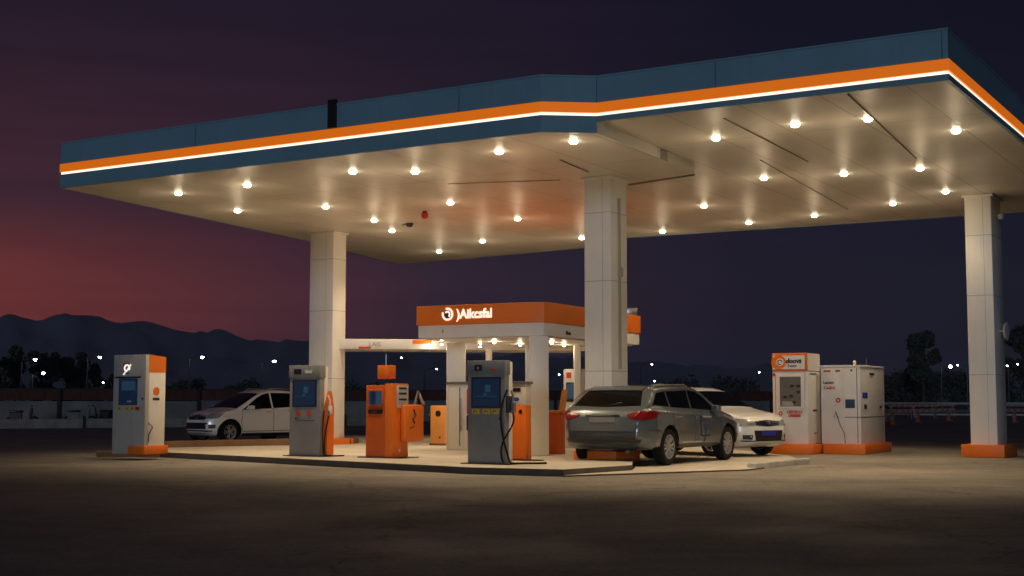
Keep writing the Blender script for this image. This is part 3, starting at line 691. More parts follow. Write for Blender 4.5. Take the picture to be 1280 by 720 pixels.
# --- amber bin
loc, w, d = fit(538, 558, 563, 557, .12); h = hgt(558, 557, .12, 507)
e = empty('waste_bin', loc, GRID, label='small amber waste bin with a dark round opening left of the pavilion post', cat='bin')
g = MB(); g.box(-w/2, w/2, -d/2, d/2, 0, h, bev=.03); g.build('bin_body', M['amber'], e)
g = MB(); g.lathe([(0, 0), (.075, 0), (.075, -.012), (.05, -.012), (.05, -.006), (0, -.006)], 'y', (0, -d/2 - .001, h*.8)); g.build('opening', M['black'], e)
disc(e, 'lock', .05, -d/2, h*.2, .025, M['dark'], .01)
MB().box(-w/2 - .01, w/2 + .012, -d/2 - .012, d/2 + .01, 0.0, .05, bev=.005).build('foot', M['wood'], e)
g = MB(); g.ball((-w/2 - .08, 0, h*.72), .06, 2, (.7, .7, 1.2)); g.tube([(-w/2, 0, h*.72), (-w/2 - .05, 0, h*.72)], .015); g.build('side_knob', M['black'], e)

# --- cream cabinet at pavilion's left post
loc, w, d = fit(561, 584, 590, 563, .12); h = hgt(584, 563, .12, 481)
e = empty('air_and_water_unit', loc, GRID, label='slim cream service cabinet with grey top rail, left behind the tallest grey pump', cat='service cabinet')
MB().box(-w/2, w/2, -d/2, d/2, 0, h, bev=.02).build('cabinet', M['cream'], e)
MB().box(-w/2 - .05, w/2 + .35, -d/2 - .03, d/2, h + .001, h + .07, bev=.01).build('top_rail', M['steel'], e)
MB().box(w*.08, w*.12, -d/2 - .004, -d/2 + .004, .1, h - .05).build('door_gap', M['dark'], e)
MB().tube([(w*.2, -d/2 - .03, h*.3), (w*.2, -d/2 - .035, h*.8)], .013, 8).build('door_handle', M['steel'], e)
MB().box(w/2 + .02, w/2 + .22, -d/2 - .08, -d/2 + .05, h*.55, h*.94, bev=.03).build('leaflet_rack', M['redmark'], e)
MB().box(w/2 + .03, w/2 + .2, -d/2 - .1, -d/2 + .05, h*.3, h*.54, bev=.03).build('hose_holder', M['black'], e)

# --- white-orange dispenser behind tall grey pump
loc, w, d = fit(636, 657, 664, 576, .12); h = hgt(657, 576, .12, 480)
e = empty('oil_dispenser', loc, GRID, label='slim dispenser with white head and orange body just right of the tallest grey pump', cat='dispenser')
MB().box(-w/2, w/2, -d/2, d/2, .019, h*.72, bev=.008).build('body', M['orange'], e)
MB().box(-w/2 + .002, w/2 - .002, -d/2 + .01, d/2, h*.722, h, bev=.008).build('head', M['white'], e)
MB().box(-w/2 - .03, w/2 + .03, -d/2 - .02, d/2 + .02, h + .001, h + .05, bev=.006).build('cap', M['steel'], e)
MB().box(-w*.25, w*.2, -d/2 - .004, -d/2 + .012, h*.90, h*.95).build('display', M['black'], e)
ring(e, 'blue_emblem', (-.02, -d/2 + .008, h*.8), 0, .01, .05, 0, 360, M['bluemark'], sc_=(1.2, .7))
disc(e, 'fill_cap', w*.2, -d/2, h*.64, .035, M['black'], .012)
MB().box(-w/2 - .02, w/2 + .25, -d/2 - .03, d/2 + .03, 0, .018).build('base_plate', M['black'], e)
loc, w, d = fit(655, 663, 668, 567, .12)
e = empty('oil_dispenser', loc, GRID, label='narrow orange dispenser with steel shelf half hidden between the white-headed one and the pavilion post', cat='dispenser')
h = 1.36
MB().box(-w/2, w/2, -d/2, d/2, 0, h*.72, bev=.008).build('body', M['orange_red'], e)
MB().box(-w/2, w/2, -d/2 + .03, d/2, h*.722, h, bev=.008).build('head', M['steel'], e)
MB().box(-w/2 - .02, w/2 + .03, -d/2 - .06, -d/2 + .02, h*.78, h*.82).build('shelf', M['black'], e)

# --- orange bin with flap right of pavilion post
loc, w, d = fit(678, 701, 708, 568, .12); h = hgt(701, 568, .12, 513)
e = empty('litter_bin', loc, GRID, label='orange litter bin with a raised pale flap behind the rear of the estate car', cat='bin')
g = MB(); g.box(-w/2 + .03, w/2 - .03, -d/2 + .03, d/2, 0, h*.93, bev=.01); g.build('bin_body', M['orange_red'], e)
MB().box(-w/2, w/2, -d/2, d/2, h*.931, h, bev=.02).build('rim', M['orange'], e)
g = MB(); g.sideprism([(-.03, 0), (.02, 0), (.16, .42), (.11, .42)], w/2 - .1, w/2 + .02); o = g.build('flap', M['amber'], e); o.location = (0, 0, h)
ring(e, 'emblem', (w*.3, -d/2 - .002, h*.96), 0, .02, .04, 0, 360, M['amber'])
# --- white pump with screen behind estate car
loc, w, d = fit(704, 727, 733, 560, .12); h = hgt(727, 560, .12, 461)
e = empty('white_fuel_pump', loc, GRID, label='white fuel pump with a blue-grey screen half hidden behind the estate car', cat='fuel pump')
MB().box(-w/2, w/2, -d/2, d/2, 0.0, h, bev=.02).build('cabinet', M['white'], e)
fy = -d/2
MB().box(-w*.34, w*.36, fy - .01, fy + .002, h*.58, h*.83, bev=.004).build('screen_frame', M['black'], e)
MB().box(-w*.28, w*.3, fy - .013, fy - .0105, h*.62, h*.81).build('screen', M['screenlit'], e)
MB().box(-w*.32, -w*.06, fy - .008, fy + .002, h*.885, h*.955).build('header_badge', M['redmark'], e)
text('header_mark', 'vr', .09, (w*.22, fy - .003, h*.92), 0, M['redmark'], e, bold=.006)
# --- white kiosks on the right
loc, w, d = fit(965, 1011, 1024, 568, 0); h = hgt(1011, 568, 0, 441)
e = empty('service_kiosk', loc, GRID, label='tall white service kiosk with a display window and an orange and white lit header', cat='kiosk')
MB().box(-w/2, w/2, -d/2, d/2, .225, h*.82, bev=.01).build('cabinet', M['white'], e)
MB().box(-w/2 - .0, w/2 - .0, -d/2 - .02, d/2, h*.822, h, bev=.008).build('header', M['orange'], e)
MB().box(-w/2 - .1, w/2 + .12, -d/2 - .12, d/2 + .1, 0, .22, bev=.012).build('orange_plinth', M['orange'], e)
fy = -d/2
MB().box(w/2 - .001, w/2 + .012, -d/2 + .02, d/2 - .02, h*.825, h - .01).build('header_side', M['cream'], e)
hz = h*.91
MB().box(-w*.47, w*.44, fy - .032, fy - .018, h*.84, h*.975).build('sign_panel', M['cream'], e)
ring(e, 'logo_disc', (-w*.3, fy - .034, hz), 0, .0, .16, 0, 360, M['signorange'], sc_=(1.1, 1), th=.004)
ring(e, 'logo_eye', (-w*.26, fy - .040, hz), 0, .0, .085, 0, 360, M['whitemark'], th=.004)
ring(e, 'logo_ring', (-w*.26, fy - .046, hz), 0, .04, .06, 0, 300, M['navymark'], th=.004)
text('sign_text', 'doovs', .15, (w*.12, fy - .036, hz + .025), 0, M['black'], e, bold=.006, shear=.2)
text('sign_subtext', 'Tconm', .075, (w*.08, fy - .036, hz - .085), 0, M['dark'], e, bold=.002)
g = MB(); g.box(-w*.36, w*.42, fy - .03, fy + .002, h*.45, h*.8, bev=.008); wf = g.build('window_frame', M['white'], e)
g = MB(); g.box(-w*.28, w*.32, fy - .034, fy - .0305, h*.47, h*.765); wp = g.build('window_pane', mat('smoked_glass', (.16, .15, .13), .12, coat=.5), wf)
g = MB()
for (u, v_) in ((-.18, .55), (.0, .56), (.02, .66), (.2, .66), (.2, .6), (.08, .5)):
    g.box(w*u, w*(u + .1), fy - .04, fy - .0345, h*v_, h*(v_ + .025))
g.build('goods', M['black'], wf)
g = MB(); g.box(-w*.22, w*.1, fy - .037, fy - .0345, h*.475, h*.52); g.build('tray', M['steel'], wf)
ring(e, 'round_label', (-w*.28, fy - .002, h*.40), 0, .025, .05, 0, 360, M['redmark'])
text('label_text', 'OEITECO', .085, (w*.12, fy - .003, h*.413), 0, M['redmark'], e, bold=.005)
text('label_subtext', 'DIBEIESE', .075, (w*.12, fy - .003, h*.378), 0, M['redmark'], e, bold=.006)
g = MB(); g.box(-w*.43, -w*.41, fy - .006, fy + .002, .3, h*.79); g.build('trim_strip', M['orange'], e)
disc(e, 'indicator', -w*.45, fy, h*.785, .035, M['redmark'], .02)
g = MB(); g.box(w/2, w/2 + .01, -d*.1, d*.2, h*.42, h*.44); g.box(w/2, w/2 + .01, -d*.05, d*.15, h*.2, h*.21); g.box(w/2, w/2 + .01, -d*.3, d*.2, h*.79, h*.80); g.build('side_vent', M['dark'], e)

loc, w, d = fit(1025, 1077, 1104, 568, 0); h = hgt(1077, 568, 0, 459)
e = empty('equipment_cabinet', loc, GRID, label='wide white equipment cabinet with small dark screen and blue sticker, right of the kiosk', cat='cabinet')
MB().box(-w/2, w/2, -d/2, d/2, .225, h, bev=.008).build('cabinet', M['white'], e)
MB().box(-w/2 - .01, w/2 + .015, -d/2 - .015, d/2 + .01, h + .002, h + .05, bev=.008).build('roof_plate', M['cream'], e)
MB().box(-w/2 + .07, w/2 + .12, -d/2 - .12, d/2 + .1, 0, .22, bev=.012).build('orange_plinth', M['orange'], e)
fy = -d/2
g = MB(); g.box(w/2 - .08, w/2 - .068, fy - .004, fy + .002, .25, h - .02); g.box(w*.1, w/2 + .004, fy - .004, fy + .002, h*.42, h*.428); g.box(w/2, w/2 + .004, fy, d/2, h*.42, h*.428); g.build('panel_gap', M['dark'], e)
MB().box(w*.12, w*.36, fy - .015, fy + .002, h*.53, h*.63, bev=.004).build('screen', M['screen'], e)
MB().box(-w*.42, -w*.24, fy - .006, fy + .002, h*.95, h*.97).build('red_label', M['redmark'], e)
MB().box(-w*.12, w*.0, fy - .006, fy + .002, h*.95, h*.97).build('red_label', M['redmark'], e)
MB().box(w*.26, w*.31, fy - .006, fy + .002, h*.955, h*.975).build('dark_label', M['dark'], e)
text('lettering', 'Laoum', .09, (-w*.3, fy - .003, h*.825), 0, M['dark'], e, bold=.003)
text('lettering', 'Cadro', .1, (-w*.28, fy - .003, h*.765), 0, M['redmark'], e, bold=.003)
ring(e, 'red_emblem', (-w*.06, fy - .002, h*.62), 0, .025, .055, 0, 360, M['redmark'])
g = MB(); g.tube([(-w*.18, fy - .006, h*.42), (-w*.13, fy - .006, h*.5), (-w*.06, fy - .006, h*.41)], .007, 6); g.tube([(-w*.13, fy - .006, h*.48), (-w*.02, fy - .006, h*.33), (w*.08, fy - .006, h*.24), (w*.1, fy - .006, .24)], .009, 6); g.build('cable', mat('tan_cable', (.22, .14, .08), .6), e)
g = MB(); g.box(w/2, w/2 + .008, -d*.42, -d*.22, h*.645, h*.71, bev=.003); g.build('blue_sticker', M['bluemark'], e)
g = MB(); g.box(w/2, w/2 + .02, -d*.36, -d*.28, h*.52, h*.57); g.cyl((w/2, d*.3, h*.54), (w/2 + .03, d*.3, h*.54), .04, 10); g.box(w/2, w/2 + .015, -d*.12, d*.06, h*.92, h*.94); g.build('side_lock', M['black'], e)
g = MB(); g.cyl((w*.05, 0, h + .05), (w*.05, 0, h + .12), .03, 10); g.ball((w*.05, 0, h + .14), .04); g.build('beacon', M['white'], e)
MB().cyl((w*.36, 0, h + .05), (w*.36, 0, h + .22), .008, 6).build('antenna', M['steel'], e)

# ============================================================ CARS
def interp(pts, x):
    if x <= pts[0][0]: return pts[0][1]
    for (a, ya), (b, yb) in zip(pts, pts[1:]):
        if x <= b:
            t = (x - a) / (b - a); return ya + (yb - ya) * t
    return pts[-1][1]
def smooth(pts, x, r=.05):
    return sum(interp(pts, x + r * k) * w_ for k, w_ in ((-1, .15), (-.5, .2), (0, .3), (.5, .2), (1, .15)))
def car(name, label, ztop, belt, xr, xf, W, wheels, paint, loc, heading, wr=.32, opts={}):
    e = empty(name, loc, math.atan2(heading[1], heading[0]), label=label, cat='car')
    Wh = W / 2; K = .34
    def wplan(x):
        t = max(0, (x - (xf - .62)) / .62); u = max(0, ((xr + .42) - x) / .42)
        return Wh * (1 - .40 * t ** 2.4) * (1 - .26 * u ** 2.6)
    def zb(x): return opts.get('zb', .19) + .12 * max(0, (x - (xf - .35)) / .35) ** 1.6 + .17 * max(0, ((xr + .35) - x) / .35) ** 1.6
    def section(x):
        w = wplan(x); zt = smooth(ztop, x) if xr + .06 < x < xf - .06 else interp(ztop, x); z0 = zb(x); be = min(interp(belt, x), zt - .035)
        gh = zt - be; wt = max(.3, w * .915 - K * .92 * gh); r = min(.075, gh * .35)
        return [(0, z0), (w*.70, z0), (w*.90, z0 + .02), (w*.965, z0 + .07), (w*.985, z0 + .17), (w*1.0, z0 + (be - z0)*.45), (w*.998, z0 + (be - z0)*.62), (w*.985, be - .12 * min(1, (be - z0) * 2)), (w*.99, be - .055 * min(1, (be - z0) * 2)), (w*.915, be + .004),
                (w*.915 + (wt - w*.915)*.5, be + (zt - be)*.5 - r*.5), (wt + .012, zt - r), (wt - .015, zt - r*.38), (wt - .075, zt - r*.06), (wt*.6, zt + .012), (0, zt + .02)]
    xs = []
    x = xr; 
    while x < xf - 1e-6:
        xs.append(x); ed = min(x - xr, xf - x); x += .016 if ed < .12 else (.03 if ed < .5 else .05)
    xs.append(xf)
    bm = bmesh.new(); rows = []
    for x in xs:
        s_ = section(x); pts = [(y, z) for y, z in s_] + [(-y, z) for y, z in reversed(s_[1:-1])]
        rows.append([bm.verts.new((x, y, z)) for y, z in pts])
    nn = len(rows[0])
    for a, b in zip(rows, rows[1:]):
        for i in range(nn): bm.faces.new((a[i], a[(i+1) % nn], b[(i+1) % nn], b[i]))
    bm.faces.new(rows[0]); bm.faces.new(list(reversed(rows[-1])))
    bmesh.ops.recalc_face_normals(bm, faces=bm.faces)
    bvh = BVHTree.FromBMesh(bm)
    me = bpy.data.meshes.new('body'); bm.to_mesh(me); bm.free(); me.materials.append(M[paint]); me.materials.append(M['black'])
    ob = bpy.data.objects.new('body', me); col.objects.link(ob)
    cu = MB()
    for wx in wheels:
        for s_ in (1, -1): cu.cyl((wx, s_ * .52, wr + .0), (wx, s_ * 1.2, wr + .0), wr + .065, 40, mi=1)
    for f in cu.bm.faces: f.smooth = False
    co = cu.build('cutter', [M[paint], M['black']])
    md = ob.modifiers.new('b', 'BOOLEAN'); md.operation = 'DIFFERENCE'; md.object = co; md.solver = 'EXACT'
    try: md.material_mode = 'TRANSFER'
    except Exception: pass
    bpy.context.view_layer.update()
    m2 = bpy.data.meshes.new_from_object(ob.evaluated_get(bpy.context.evaluated_depsgraph_get()))
    bpy.data.objects.remove(ob); bpy.data.objects.remove(co)
    for p_ in m2.polygons: p_.use_smooth = True
    try: m2.set_sharp_from_angle(angle=R(38))
    except Exception: pass
    body = bpy.data.objects.new('body', m2); col.objects.link(body); body.parent = e; m2.name = 'body'
    dirs = {'L': (Vector((0, 1, 0)), lambda a, b: Vector((a, 3, b))), 'R': (Vector((0, -1, 0)), lambda a, b: Vector((a, -3, b))),
            'F': (Vector((1, 0, 0)), lambda a, b: Vector((6, a, b))), 'B': (Vector((-1, 0, 0)), lambda a, b: Vector((-6, a, b))),
            'T': (Vector((0, 0, 1)), lambda a, b: Vector((a, b, 4)))}
    def patch(pname, side, bottom, top, m, off=.006, nu=22, nv=8, parent=body, th=.012, **kw):
        """panel wrapped on the body: bottom/top are polylines in the side's 2-D plane"""
        dn, fo = dirs[side]
        def pl(poly, t):
            n_ = len(poly) - 1; k = min(int(t * n_), n_ - 1); u = t * n_ - k
            return (poly[k][0] + (poly[k+1][0] - poly[k][0]) * u, poly[k][1] + (poly[k+1][1] - poly[k][1]) * u)
        g_ = bmesh.new(); G = []; I = []
        last = None
        for i in range(nu + 1):
            bpt, tpt = pl(bottom, i / nu), pl(top, i / nu); cg = []; ci = []
            for j in range(nv + 1):
                a = bpt[0] + (tpt[0] - bpt[0]) * j / nv; b = bpt[1] + (tpt[1] - bpt[1]) * j / nv
                hit = bvh.ray_cast(fo(a, b), -dn)
                if hit[0] is None: hp, hn = (last if last else (fo(a, b) * 0, dn))
                else: hp, hn = hit[0], hit[1]; last = (hp, hn)
                if hn.dot(dn) < 0: hn = -hn
                cg.append(g_.verts.new(hp + hn * off)); ci.append(g_.verts.new(hp - hn * (th - off)))
            G.append(cg); I.append(ci)
        for i in range(nu):
            for j in range(nv):
                f = g_.faces.new((G[i][j], G[i+1][j], G[i+1][j+1], G[i][j+1])); f.smooth = True
        for i in range(nu):
            for j in (0, nv): g_.faces.new((G[i][j], G[i+1][j], I[i+1][j], I[i][j]))
        for j in range(nv):
            for i in (0, nu): g_.faces.new((G[i][j], G[i][j+1], I[i][j+1], I[i][j]))
        bmesh.ops.recalc_face_normals(g_, faces=g_.faces)
        x_ = MB(); x_.bm = g_; return x_.build(pname, M[m] if isinstance(m, str) else m, parent, **kw)
    def seam(pname, side, line, m='black', wd=.007, off=.0025, parent=body):
        b_ = []; t_ = []
        for i, p_ in enumerate(line):
            q0_ = line[max(0, i-1)]; q1_ = line[min(len(line)-1, i+1)]; dx, dy = q1_[0]-q0_[0], q1_[1]-q0_[1]; L_ = math.hypot(dx, dy) or 1
            b_.append((p_[0] + dy/L_*wd, p_[1] - dx/L_*wd)); t_.append((p_[0] - dy/L_*wd, p_[1] + dx/L_*wd))
        return patch(pname, side, b_, t_, m, off, nu=max(8, 6 * (len(line) - 1)), nv=1, th=.006)
    # wheels
    wb = None
    for wx in wheels:
        for s_ in (1, -1):
            t = MB(); t.lathe([(wr*.66, -.095), (wr*.80, -.105), (wr*.94, -.1), (wr*.99, -.075), (wr, -.03), (wr, .03), (wr*.99, .075), (wr*.94, .1), (wr*.80, .105), (wr*.66, .095), (wr*.64, 0), (wr*.66, -.095)], 'y', n=40)
            o = t.build('wheel', M['rubber'], e); o.location = (wx, s_ * (Wh - .125), wr)
            rm = MB(); ys = s_ * .07
            rm.lathe([(wr*.60, -s_*.09), (wr*.655, -s_*.09), (wr*.655, s_*.098), (wr*.60, s_*.09), (wr*.60, -s_*.09)], 'y', n=36)
            rm.lathe([(0, s_*.03), (.055, s_*.03), (.055, s_*.085), (.035, s_*.092), (0, s_*.092)], 'y', n=20)
            nsp = opts.get('spokes', 5)
            for k in range(nsp):
                for dl in (-.11, .11):
                    a = 2 * math.pi * k / nsp + dl; a2_ = 2 * math.pi * k / nsp + dl * 2.1
                    rm.tube([(.045*math.cos(a), ys, .045*math.sin(a)), (wr*.62*math.cos(a2_), ys + s_*.008, wr*.62*math.sin(a2_))], .021, 6)
            o2 = rm.build('rim', M['rim'], o)
            hb_ = MB(); hb_.lathe([(0, -s_*.02), (wr*.6, -s_*.02), (wr*.6, s_*.0), (0, s_*.0)], 'y', n=24); hb_.build('brake_disc', M['dark'], o)
            # black wheel house
    return e, body, patch, seam, bvh, section

# ---- estate, rear three-quarter: white car, its shade put into the paint
zt_w = [(-2.28,.58),(-2.265,.84),(-2.20,.97),(-2.10,1.06),(-1.85,1.27),(-1.70,1.37),(-1.58,1.405),(-.9,1.445),(0,1.45),(.25,1.42),(.5,1.34),(1.2,1.00),(1.35,.96),(1.8,.88),(2.1,.80),(2.2,.70),(2.25,.56)]
be_w = [(-2.25,1.03),(-1.5,1.02),(1.2,.90),(2.25,.70)]
r_pos = Vector((2.76, 25.0, 0)); hd = Vector((.53, .848, 0)).normalized(); leftv = Vector((-hd.y, hd.x, 0))
cpos = r_pos + hd * 1.35 + leftv * .77; cpos.z = .03
e, body, patch, seam, bvh, sec = car('estate_car', 'shade-painted white estate car seen from behind with red tail lamps and a printed side panel', zt_w, be_w, -2.28, 2.25, 1.84, (-1.35, 1.33), 'carshaded', cpos, hd, .335, {'spokes': 6, 'zb': .285})
patch('rear_window', 'B', [(-.68, 1.08), (0, 1.06), (.68, 1.08)], [(-.56, 1.345), (0, 1.355), (.56, 1.345)], 'glass', nu=24, nv=10)
for s_, sd_ in ((1, 'L'), (-1, 'R')):
    patch('window', sd_, [(-1.86, 1.10), (-1.2, 1.06)], [(-1.58, 1.31), (-1.22, 1.34)], 'glass', nv=6)
    patch('window', sd_, [(-1.14, 1.055), (-.28, 1.03)], [(-1.16, 1.345), (-.25, 1.37)], 'glass', nv=6)
    patch('window', sd_, [(-.21, 1.03), (.55, 1.0), (.90, .985)], [(-.19, 1.37), (.16, 1.345), (.44, 1.26)], 'glass', nv=6)
    patch('tail_lamp', 'B', [(s_*.50, .88), (s_*.66, .83), (s_*.82, .83)], [(s_*.48, .93), (s_*.66, .98), (s_*.76, .99)], 'red', nv=6, off=.014, th=.03)
    patch('tail_lamp', sd_, [(-2.19, .83), (-2.0, .85), (-1.86, .91)], [(-2.17, .99), (-2.0, .98), (-1.74, .97)], 'red', nv=5, off=.012, th=.03)
    for ln in ([(-1.17, 1.0), (-1.2, .7), (-1.03, .42), (-.9, .33)], [(-.24, .98), (-.24, .32)], [(.92, .93), (1.0, .6), (.93, .33)], [(-.9, .33), (.93, .32)]):
        seam('door_seam', sd_, ln)
    patch('door_handle', sd_, [(-1.05, .865), (-.88, .865)], [(-1.05, .89), (-.88, .89)], 'chrome', off=.035, th=.04, nu=4, nv=1)
    patch('door_handle', sd_, [(-.12, .845), (.05, .845)], [(-.12, .87), (.05, .87)], 'chrome', off=.035, th=.04, nu=4, nv=1)
    patch('sill_trim', sd_, [(-.96, .31), (.94, .31)], [(-.96, .37), (.94, .37)], 'black', off=.012, nv=2)
    m_ = MB(); m_.box(.62, .80, s_*.84, s_*1.0, .96, 1.09, bev=.03); m_.box(.72, .78, s_*.76, s_*.86, .97, 1.01); m_.build('wing_mirror', M['carshaded'], body)
    rr = MB(); rr.tube([(-1.5, s_*.60, 1.40), (-1.38, s_*.60, 1.455), (-.1, s_*.60, 1.475), (.08, s_*.59, 1.43)], .014, 8); rr.build('roof_rail', M['steel'], body)
patch('bumper_lower', 'B', [(-.72, .42), (.72, .42)], [(-.76, .49), (.76, .49)], 'black', off=.008, nv=2)
patch('number_plate', 'B', [(-.26, .78), (.26, .78)], [(-.26, .87), (.26, .87)], 'dimplate', off=.012, nu=6, nv=2)
patch('tailgate_trim', 'B', [(-.34, .885), (.34, .885)], [(-.34, .915), (.34, .915)], 'chrome', off=.02, nu=6, nv=1)
seam('tailgate_seam', 'B', [(-.66, .62), (.66, .62)])
seam('tailgate_seam', 'B', [(-.66, .62), (-.70, .82)]); seam('tailgate_seam', 'B', [(.66, .62), (.70, .82)])
seam('bumper_seam', 'R', [(-2.12, .66), (-1.76, .64)]); seam('bumper_seam', 'L', [(-2.12, .66), (-1.76, .64)])
w_ = MB(); w_.tube([(-2.10, -.0, 1.075), (-2.03, -.28, 1.14)], .008, 6); w_.build('rear_wiper', M['black'], body)
sp = MB(); sp.sideprism([(-.0, 0), (.0, 0.0), (.01, 0)], 0, 1); sp.bm.free()
patch('rear_spoiler', 'T', [(-1.76, -.54), (-1.76, .54)], [(-1.58, -.56), (-1.58, .56)], 'carshaded', off=.025, th=.045, nu=16, nv=3)
g = MB(); g.cyl((-2.28, -.5, .27), (-2.1, -.5, .27), .035, 14); g.build('exhaust', M['dark'], body)
# printed panel on the right side doors
patch('side_print_frame', 'R', [(-.02, .50), (.40, .49)], [(-.02, .82), (.40, .81)], 'navymark', off=.002, th=.004, nu=8, nv=4)
patch('side_print_field', 'R', [(.02, .53), (.36, .52)], [(.02, .79), (.36, .78)], 'carshaded', off=.004, th=.004, nu=8, nv=4)
def car_ring(cx, cz, r0_, r1_, a0_, a1_, n_=14):
    b_ = [(cx + r0_*math.cos(R(a0_ + (a1_-a0_)*i/n_)), cz + r0_*math.sin(R(a0_ + (a1_-a0_)*i/n_))) for i in range(n_+1)]
    t_ = [(cx + r1_*math.cos(R(a0_ + (a1_-a0_)*i/n_)), cz + r1_*math.sin(R(a0_ + (a1_-a0_)*i/n_))) for i in range(n_+1)]
    return b_, t_
b_, t_ = car_ring(.2, .68, .05, .08, 0, 360); patch('side_emblem', 'R', b_, t_, 'navymark', off=.006, th=.004, nu=28, nv=1)
patch('side_emblem', 'R', [(.08, .67), (.33, .66)], [(.08, .69), (.33, .70)], 'navymark', off=.0065, th=.004, nu=6, nv=1)
patch('side_emblem', 'R', [(.17, .40), (.21, .40)], [(.17, .66), (.21, .66)], 'navymark', off=.0065, th=.004, nu=2, nv=6)
patch('side_lettering', 'R', [(.1, .86), (.5, .85)], [(.1, .885), (.5, .875)], 'wplate', off=.002, th=.003, nu=6, nv=1)
patch('side_stripe', 'R', [(-.8, .40), (.1, .39)], [(-.8, .42), (.1, .41)], 'wplate', off=.002, th=.003, nu=10, nv=1)
patch('fuel_flap', 'R', *car_ring(-1.72, .80, 0.0, .05, 0, 360, 16), 'carshaded', off=.004, nu=20, nv=1)
patch('windscreen', 'T', [(.5, -.56), (.5, .56)], [(1.16, -.68), (1.16, .68)], 'glass', nu=16, nv=10)

# ---- white sedan, front three-quarter behind it
zt_s = [(-2.2,.60),(-2.18,.92),(-2.1,1.0),(-1.75,1.03),(-1.55,1.08),(-.95,1.36),(-.6,1.43),(-.1,1.455),(.2,1.44),(.45,1.37),(1.12,1.02),(1.3,.98),(1.75,.90),(2.05,.82),(2.16,.72),(2.2,.56)]
be_s = [(-2.2,.94),(-1.0,.95),(1.2,.90),(2.2,.70)]
hd2 = Vector((.62, -.785, 0)).normalized(); F = Vector((5.40, 28.85, 0)); pos2 = F - hd2 * 2.2; pos2.z = 0.03
e, body, patch, seam, bvh, sec = car('sedan', 'white sedan with blue front plate parked nose to the right beyond the estate', zt_s, be_s, -2.2, 2.2, 1.76, (-1.32, 1.34), 'carwhite', pos2, hd2, .315)
patch('windscreen', 'T', [(.46, -.57), (.46, .57)], [(1.09, -.70), (1.09, .70)], 'glass', nu=16, nv=12)
patch('rear_window', 'T', [(-1.50, -.62), (-1.50, .62)], [(-.98, -.55), (-.98, .55)], 'glass', nu=16, nv=10)
for s_, sd_ in ((1, 'L'), (-1, 'R')):
    patch('window', sd_, [(-1.3, .99), (-.32, .98)], [(-.95, 1.28), (-.30, 1.375)], 'glass', nv=6)
    patch('window', sd_, [(-.25, .98), (.5, .96), (.88, .95)], [(-.24, 1.375), (.1, 1.37), (.4, 1.28)], 'glass', nv=6)
    for ln in ([(-.29, .96), (-.29, .32)], [(.85, .92), (.95, .6), (.9, .33)], [(-1.2, .94), (-1.1, .6), (-.95, .35)], [(-.95, .33), (.9, .32)]): seam('door_seam', sd_, ln)
    patch('door_handle', sd_, [(-.18, .84), (-.02, .84)], [(-.18, .865), (-.02, .865)], 'chrome', off=.035, th=.04, nu=4, nv=1)
    patch('door_handle', sd_, [(-1.0, .855), (-.84, .855)], [(-1.0, .88), (-.84, .88)], 'chrome', off=.035, th=.04, nu=4, nv=1)
    patch('sill_trim', sd_, [(-.94, .22), (.96, .22)], [(-.94, .27), (.96, .27)], 'black', off=.01, nv=2)
    hl = patch('headlight', 'F', [(s_*.36, .66), (s_*.56, .65), (s_*.70, .67)], [(s_*.38, .73), (s_*.58, .78), (s_*.72, .80)], 'lampglass', off=.012, th=.03, nv=5)
    hl2 = patch('headlight', sd_, [(1.86, .68), (2.0, .66)], [(1.74, .80), (1.98, .78)], 'lampglass', off=.01, th=.03, nu=8, nv=4)
    patch('fog_grille', 'F', [(s_*.50, .36), (s_*.66, .37)], [(s_*.49, .46), (s_*.67, .46)], 'black', off=.006, nu=6, nv=3)
    m_ = MB(); m_.box(.60, .76, s_*.84, s_*.99, .95, 1.07, bev=.03); m_.box(.66, .74, s_*.74, s_*.86, .96, 1.0); m_.build('wing_mirror', M['carwhite'], body)
    patch('tail_lamp', 'B', [(s_*.5, .8), (s_*.78, .8)], [(s_*.5, .92), (s_*.74, .92)], 'red', off=.012, nv=3)
gr = patch('grille', 'F', [(-.36, .655), (0, .63), (.36, .655)], [(-.40, .735), (0, .76), (.40, .735)], 'black', off=.010, nu=16, nv=4)
for zz in (.67, .70, .73): patch('grille_bar', 'F', [(-.34, zz), (.34, zz)], [(-.34, zz + .007), (.34, zz + .007)], 'chrome', off=.016, nu=14, nv=1, parent=gr)
patch('badge', 'F', *car_ring(0, .70, .03, .055, 0, 360), 'chrome', off=.024, th=.02, nu=20, nv=1)
patch('lower_grille', 'F', [(-.40, .34), (.40, .34)], [(-.44, .55), (.44, .55)], 'black', off=.006, nu=14, nv=5)
patch('number_plate', 'F', [(-.22, .44), (.22, .44)], [(-.22, .535), (.22, .535)], 'plate', off=.022, th=.02, nu=6, nv=2)
patch('bumper_lip', 'F', [(-.68, .325), (.68, .325)], [(-.70, .345), (.70, .345)], 'black', off=.02, th=.03, nu=16, nv=1)

